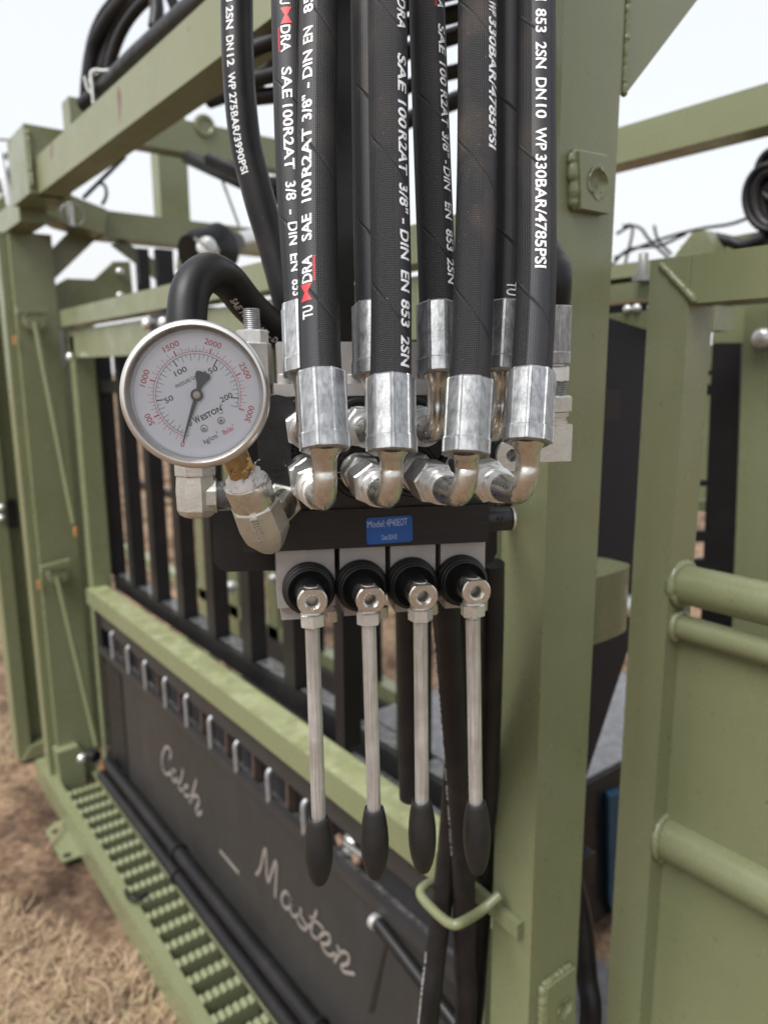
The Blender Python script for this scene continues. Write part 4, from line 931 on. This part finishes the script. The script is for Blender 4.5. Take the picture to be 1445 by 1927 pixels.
port_hose('rear hydraulic hose between second and third front hoses with print along its edge', S4[2], ZU, .076, (826, 708), (824, 577), [(818, 420), (811, 235), (803, 0), (798, -230)], .02,
          [('DRA', -10, 36), ('_', -8, 34), ('SAE', 66, 120), ('100', 136, 179), ('R2AT', 188, 254), ('3/8"', 266, 310), ('-', 318, 324), ('DIN', 330, 372), ('EN', 395, 426), ('853', 445, 485), ('2SN', 499, 546)], 50, False, HU, lh=.0052)
port_hose('rear hydraulic hose squeezed between third and fourth front hoses', S4[3], ZU, .078, (946, 706), (953, 576), [(957, 450), (958, 300), (958, 0), (958, -230)], .02,
          [('TU', 545, 570)], 15, False, HU)
# hose on the right hand elbow
t5 = thing('hydraulic_hose', 'short ferruled hose rising from the right elbow fitting and bending behind the front hoses', 'hose', ro(.001, 0, .05), 'hoses crimped onto the valve ports')
p5 = ro(.001, 0, .049); p6 = p5+EZ*.039
mk('neck', lathe(B(), p5-EZ*.002, EZ, [(0, .0085), (.005, .0085)], 24), NUT, t5, smooth=40); ferrule(t5, p5+EZ*.002, p6, .0122)
hose_body(t5, catmull([p6-EZ*.004, p6, p6+EZ*.02, D(1040, 500, .515), D(1015, 455, .54), D(985, 400, .57), D(968, 300, .60), D(962, 100, .62), D(958, -120, .66), D(950, -330, .74)], 10), .0110, SHOSE)
# large hose at the left
t6 = thing('hydraulic_hose', 'thick hydraulic hose with 275BAR print curving down past the rusty beam to the valve', 'hose', D(560, 690, .56), 'larger hoses around the valve')
hose_body(t6, catmull([D(x, y, d) for x, y, d in ((500, -560, .9), (462, -420, .62), (447, -200, .53), (446, 0, .53), (449, 130, .53), (461, 260, .535), (487, 370, .54), (514, 462, .545), (540, 560, .55), (562, 650, .56), (575, 720, .56))], 10), .0113, SHOSE,
          [('53', 0, 23), ('2SN', 31, 73), ('DN', 85, 111), ('12', 118, 139), ('WP', 150, 181), ('275BAR/3990PSI', 186, 332)], -26, False, .0055)
# loop hose behind the gauge
t7 = thing('hydraulic_hose', 'thick hose arching over behind the gauge and back towards the valve', 'hose', e0+EZ*.02, 'larger hoses around the valve')
W = [e0+EZ*.022, e0+EZ*.04, D(366, 800, .455), D(356, 690, .455), D(352, 600, .457), D(361, 543, .462), D(391, 513, .475), D(428, 528, .50), D(468, 575, .525), D(515, 618, .545), D(575, 660, .56), D(650, 690, .575)]
hose_body(t7, catmull(W, 10), .0122, SHOSE, [('SAE', (428, 541), (447, 560)), ('100', (451, 565), (466, 583)), ('R2AT', (470, 587), (500, 610)), ('-', (505, 614), (510, 617)), ('D', (513, 619), (521, 625))], 28, False, .005)
# hoses below the valve
def low(label, W, r, words=(), phi=0, lh=.005, m=SHOSE, ext=True):
    t = thing('hydraulic_hose', label, 'hose', D(*W[-1]), 'hoses hanging below the valve'); W = [D(*p) for p in W]; W += [V((W[-1].x+.02, W[-1].y+.06, max(.12, W[-1].z-.35)))] if ext else []; hose_body(t, catmull(W, 10), r, m, words, phi, False, lh); return t
low('dusty black hose hanging below the valve through the rod loop, fine print on its edge', [(836, 1060, .61), (840, 1160, .625), (850, 1300, .66), (863, 1480, .715), (872, 1640, .765), (873, 1790, .81), (872, 1960, .85)], .0118,
    [('DRA', 1205, 1216), ('SAE', 1222, 1252), ('100', 1262, 1290), ('R2AT', 1300, 1345), ('3/8"', 1356, 1385), ('DIN', 1398, 1430), ('EN', 1440, 1462), ('853', 1472, 1500), ('2SN', 1510, 1545), ('DN', 1555, 1580), ('10', 1588, 1605)], -77, .0034, m=SHOSE)
low('black hose leaning outwards below the rod loop with bright white print line', [(872, 1060, .65), (868, 1200, .67), (858, 1420, .72), (842, 1610, .775), (824, 1760, .80), (802, 1960, .82)], .0112,
    [('WP', 1790, 1812), ('330BAR/4785PSI', 1818, 1925)], -72, .004)
low('smooth black hose hanging close along the green post below the fourth lever', [(926, 1060, .66), (925, 1200, .69), (920, 1420, .75), (912, 1620, .81), (900, 1800, .86), (886, 1960, .9)], .011)
low('thin black hose behind the third lever dropping through the side frame', [(768, 1100, .64), (769, 1250, .68), (771, 1400, .72), (773, 1500, .74)], .0115, ext=False)
low('black hose low in the gap between main post and side gate', [(1040, 1480, .95), (1068, 1620, .95), (1092, 1720, .95), (1103, 1830, .95), (1106, 1960, .95)], .0135)
# bundles lying along the top beam
def far_hose(label, W, r, fnc, group): 
    t = thing('hydraulic_hose', label, 'hose', fnc(*W[-1]), group); mk('hose', tube(B(), catmull([fnc(*p) for p in W], 10), r, 14), SHOSE, t, smooth=70); return t
G2 = 'hoses bundled over the top beam'
far_hose('thick black hose lying along the outer edge of the rusty top beam', [(158, 198, 1.62), (190, 172, 1.58), (250, 112, 1.42), (320, 50, 1.27), (400, -20, 1.12), (480, -90, 1.0)], .0175, D, G2)
far_hose('outermost black hose arching up from the wire tie at the beam bracket', [(165, 192, 1.66), (168, 150, 1.64), (178, 90, 1.62), (205, 38, 1.58), (240, -5, 1.54), (290, -60, 1.5)], .017, D, G2)
far_hose('thin hose with pale print arching inside the outermost hose', [(186, 168, 1.64), (194, 128, 1.62), (208, 75, 1.60), (232, 28, 1.56), (262, -10, 1.52)], .009, D, G2)
far_hose('second thin hose arching beside the pale printed one', [(196, 166, 1.60), (203, 126, 1.58), (218, 75, 1.56), (246, 28, 1.52), (290, -20, 1.48)], .008, D, G2)
far_hose('black hose arching closest to the beam and crossing into sky', [(201, 164, 1.58), (211, 112, 1.56), (230, 60, 1.53), (258, 18, 1.48), (300, -22, 1.42)], .011, D, G2)
far_hose('short upright hose end between the arching hoses and the beam', [(292, -20, 1.4), (296, 20, 1.4), (292, 52, 1.4)], .013, D, G2)
far_hose('slim hose rising steeply outside the bundle by the wire tie', [(163, 186, 1.7), (162, 140, 1.69), (170, 80, 1.67), (190, 30, 1.64), (222, -12, 1.6)], .008, D, G2)
far_hose('hose dropping from the sky gap down behind the rusty beam', [(318, -15, 1.35), (330, 22, 1.36), (318, 60, 1.38), (300, 90, 1.4)], .010, D, G2)
far_hose('kinked dark hose hanging under the cross beam near the curved hose', [(395, 190, 1.7), (430, 178, 1.66), (470, 168, 1.6), (505, 130, 1.5), (530, 95, 1.42)], .016, D, G2)
ty = thing('wire_tie', 'twisted wire tie binding the hose bundle at the beam bracket', 'tie', D(176, 195, 1.6))
mk('wire', tube(B(), catmull([D(x, y, 1.55) for x, y in ((177, 196), (174, 160), (172, 140), (180, 133), (200, 134), (222, 126), (238, 110))], 6), .0042, 8), WIRE, ty, smooth=80)
mk('wire', tube(B(), catmull([D(x, y, 1.56) for x, y in ((160, 145), (166, 168), (178, 178), (170, 150), (186, 140), (212, 142))], 6), .0036, 8), WIRE, ty, smooth=80)
G3 = 'hoses running across behind the valve hoses'
for i, (lb, W, r) in enumerate((('uppermost dark hose crossing behind the valve hoses', [(470, 95, .98), (560, 60, .95), (650, 30, .92), (760, 5, .9), (860, -20, .88)], .0105),
        ('second dark hose crossing behind the valve hoses, glossy on top', [(470, 150, 1.0), (560, 128, .97), (650, 92, .94), (760, 52, .92), (870, 22, .9)], .0105),
        ('third dark hose crossing behind the valve hoses beside the sky gap', [(465, 185, 1.02), (560, 170, 1.0), (700, 120, .98), (800, 85, .95), (870, 62, .93)], .0105),
        ('grey hose crossing the sky gap beside the dusty front hose', [(560, 230, 1.05), (700, 190, 1.0), (800, 150, .97), (875, 130, .95)], .009),
        ('lowest dark hose crossing behind toward the far cross beam', [(395, 300, 1.5), (450, 325, 1.42), (520, 345, 1.34), (640, 300, 1.2), (760, 230, 1.1), (880, 180, 1.0)], .012))):
    far_hose(lb, W, r, D, G3)
far_hose('thin dark hose sagging along under the far cross beam', [(352, 296, 1.9), (400, 318, 1.8), (450, 340, 1.7), (520, 372, 1.6)], .016, D, G3)
cbl = thing('control_cable', 'thin green cable stretched diagonally against the sky under the cross beam', 'cable', D(450, 420, 1.8))
mk('cable', tube(B(), [D(418, 338, 1.8), D(450, 425, 1.8)], .003, 8), GREEN, cbl, smooth=80)
cb2 = thing('control_cable', 'dark cable with looped end above the catch arm at the headgate', 'cable', D(165, 375, 2.2))
mk('cable', tube(B(), [D(158, 372, 2.2), D(195, 335, 2.15), D(235, 295, 2.1)], .006, 8), BLACK, cb2, smooth=80)
mk('cable_loop', tube(B(), catmull([D(x, y, 2.2) for x, y in ((186, 342), (198, 350), (201, 365), (197, 378), (192, 385))], 6), .005, 8), BLACK, cb2, smooth=80)
# coil at the far right
hc = thing('hose_coil', 'coil of thin black hoses hanging over the rear frame against the sky', 'hose coil', X(1440, 440, 1.6))
for i, (cx_, cy_, rx, ry, r) in enumerate(((1450, 372, 49, 62, .007), (1452, 375, 34, 52, .012), (1460, 330, 36, 48, .008), (1462, 392, 30, 44, .018), (1470, 345, 30, 52, .02))):
    mk('hose_loop', tube(B(), [X(cx_+rx*math.cos(a*.2094), cy_+ry*math.sin(a*.2094), 1.55+.01*i) for a in range(31)], r, 10, cap=False), SHOSE, hc, smooth=80)
mk('hose_tail', tube(B(), catmull([X(x, y, 1.55) for x, y in ((1345, 448), (1375, 455), (1400, 462), (1440, 448))], 6), .012, 10), SHOSE, hc, smooth=80)
# ================================================================ side gate on the right
GX = .70
gt = thing('side_gate', 'olive green sheeted steel gate with square frame and round tube rails beside the main post', 'gate', (GX, .3, 0))
s0, s1_ = X(1191, 1050, GX).y, X(1262, 1050, GX).y      # stile face
zt0, zt1 = X(1312, 570, GX).z, X(1239, 488, GX).z
mk('stile', box(B(), (GX, s1_, .25), (GX+.046, s0, zt1)), GREEN, gt, bevel=.004, seg=3)
mk('top_rail', box(B(), (GX, -.6, zt0), (GX+.046, s1_-.0005, zt1)), GREEN, gt, bevel=.004, seg=3)
mk('weld_bead', weld(B(), X(1242, 496, GX), X(1308, 568, GX), .0042, seed=11), GREEN, gt, smooth=80)
def gtube(py0, py1, x, nm='tube_rail'):
    z0, z1 = X(1300, py0, x).z, X(1300, py1, x).z; r = (z0-z1)/2; c = V((x+r, s1_+.002, (z0+z1)/2))
    t = mk(nm, tube(B(), [c, c-V((0, .9, 0))], r, 28), GREEN, gt, smooth=60)
    rd = random.Random(int(py0)); bm = B(); pts = [c+V((math.cos(a*.3142)*r*1.02, -.003+rd.uniform(-.002, .002), math.sin(a*.3142)*r*1.02)) for a in range(21)]
    tube(bm, catmull(pts, 2), [.0042+.0016*(i % 2)+rd.uniform(-.0006, .0006) for i in range(41)], 8); mk('weld_bead', bm, GREEN, t, smooth=80)
    return c, r
c1, r1 = gtube(1076, 1152, GX+.003)
gtube(1170, 1218, GX+.008, 'edge_rail')
gtube(1588, 1668, GX+.003)
zs = X(1300, 1190, GX+.03).z
mk('sheet', box(B(), (GX+.026, -.6, .25), (GX+.030, s1_+.004, zs)), GREEN, gt)
# ================================================================ rubber sheet, tarp, cage behind the gate
rs = [Y(x, y, .60) for x, y in ((1112, 588), (1250, 631), (1240, 1080), (1196, 1180), (1090, 1500), (1060, 1500), (1060, 1080))]
mk('rubber_curtain', prism(B(), rs, (0, .006, 0)), SHEETR, label='black textured rubber belting curtain hanging between main post and side gate', cat='rubber sheet', loc=Y(1150, 1080, .60))
mk('blue_tarpaulin', prism(B(), [Y(x, y, .95) for x, y in ((1146, 1500), (1172, 1490), (1176, 1610), (1160, 1740), (1146, 1700))], (.02, .03, 0)), TARP, label='blue plastic sheet showing low down in the gap beside the gate', cat='tarpaulin', loc=Y(1155, 1740, .95), bevel=.004)
mk('floor_platform', box(B(), (1.0, .97, .05), (1.95, 1.58, .45)), BLACK, label='low black box platform with wet grey top in the gap beside the gate', cat='platform', loc=(1.4, 1.2, .05), bevel=.004)
fp = bpy.data.objects['floor_platform']; bmx = box(B(), (1.01, .98, .4505), (1.94, 1.57, .456)); mk('wet_top', bmx, MATR, fp)
cg = thing('alley_frame', 'olive green rear alley frame with black upright bars behind the sheeted gate', 'frame', (1.5, .5, 0))
def xp(name, pts, x, t, m, parent=None, **k): return mk(name, prism(B(), [X(a, b, x) for a, b in pts], (t, 0, 0)), m, parent or cg, **k)
xp('post', [(1400, 575), (1500, 560), (1500, 1200), (1376, 1200)], 1.30, .06, GREEN, bevel=.004)
xp('gusset_plate', [(1345, 590), (1358, 577), (1460, 560), (1460, 590), (1410, 645), (1338, 645)], 1.34, .012, GREEN, bevel=.002)
xp('black_upright', [(1340, 640), (1394, 640), (1376, 1200), (1316, 1200)], 1.42, .05, BLACK, bevel=.004)
for a, b in ((698, 706), (724, 744), (905, 915), (1000, 1020), (1052, 1070)): xp('crossbar', [(1300, a), (1420, a-2), (1420, b-1), (1300, b)], 1.55, .03, BLACK)
xp('green_crossbar', [(1300, 942), (1420, 946), (1420, 970), (1300, 962)], 1.6, .03, GREEN)
xp('green_crossbar', [(1300, 650), (1420, 645), (1420, 680), (1300, 684)], 1.6, .03, GREEN)
xp('green_upright', [(1296, 680), (1356, 680), (1346, 940), (1290, 940)], 1.75, .03, GREEN)
bolt(X(1434, 637, 1.295), (-1, 0, 0), .017, cg)
xp('head_beam', [(1280, 462), (1470, 428), (1470, 470), (1280, 500)], 1.6, .06, GREEN, bevel=.003)
xp('beam_cap', [(1268, 482), (1303, 436), (1325, 433), (1345, 470), (1345, 480)], 1.5, .05, GREEN, bevel=.003)
# distant wires and fence bits beyond
fe = thing('cable_tangle', 'thin cables and wire strung above the rear frame by the main post', 'cable', X(1200, 480, 2.2))
for pts in (((1155, 486), (1200, 466), (1260, 445), (1320, 430), (1380, 420), (1440, 395)), ((1160, 440), (1185, 426), (1205, 430), (1222, 452), (1262, 490)),
            ((1150, 500), (1182, 470), (1240, 462), (1290, 440)), ((1175, 500), (1190, 430), (1172, 425)), ((1230, 425), (1238, 452), (1262, 478))):
    mk('cable', tube(B(), catmull([X(a, b, 2.2) for a, b in pts], 8), .005, 6), BLACK, fe, smooth=80)
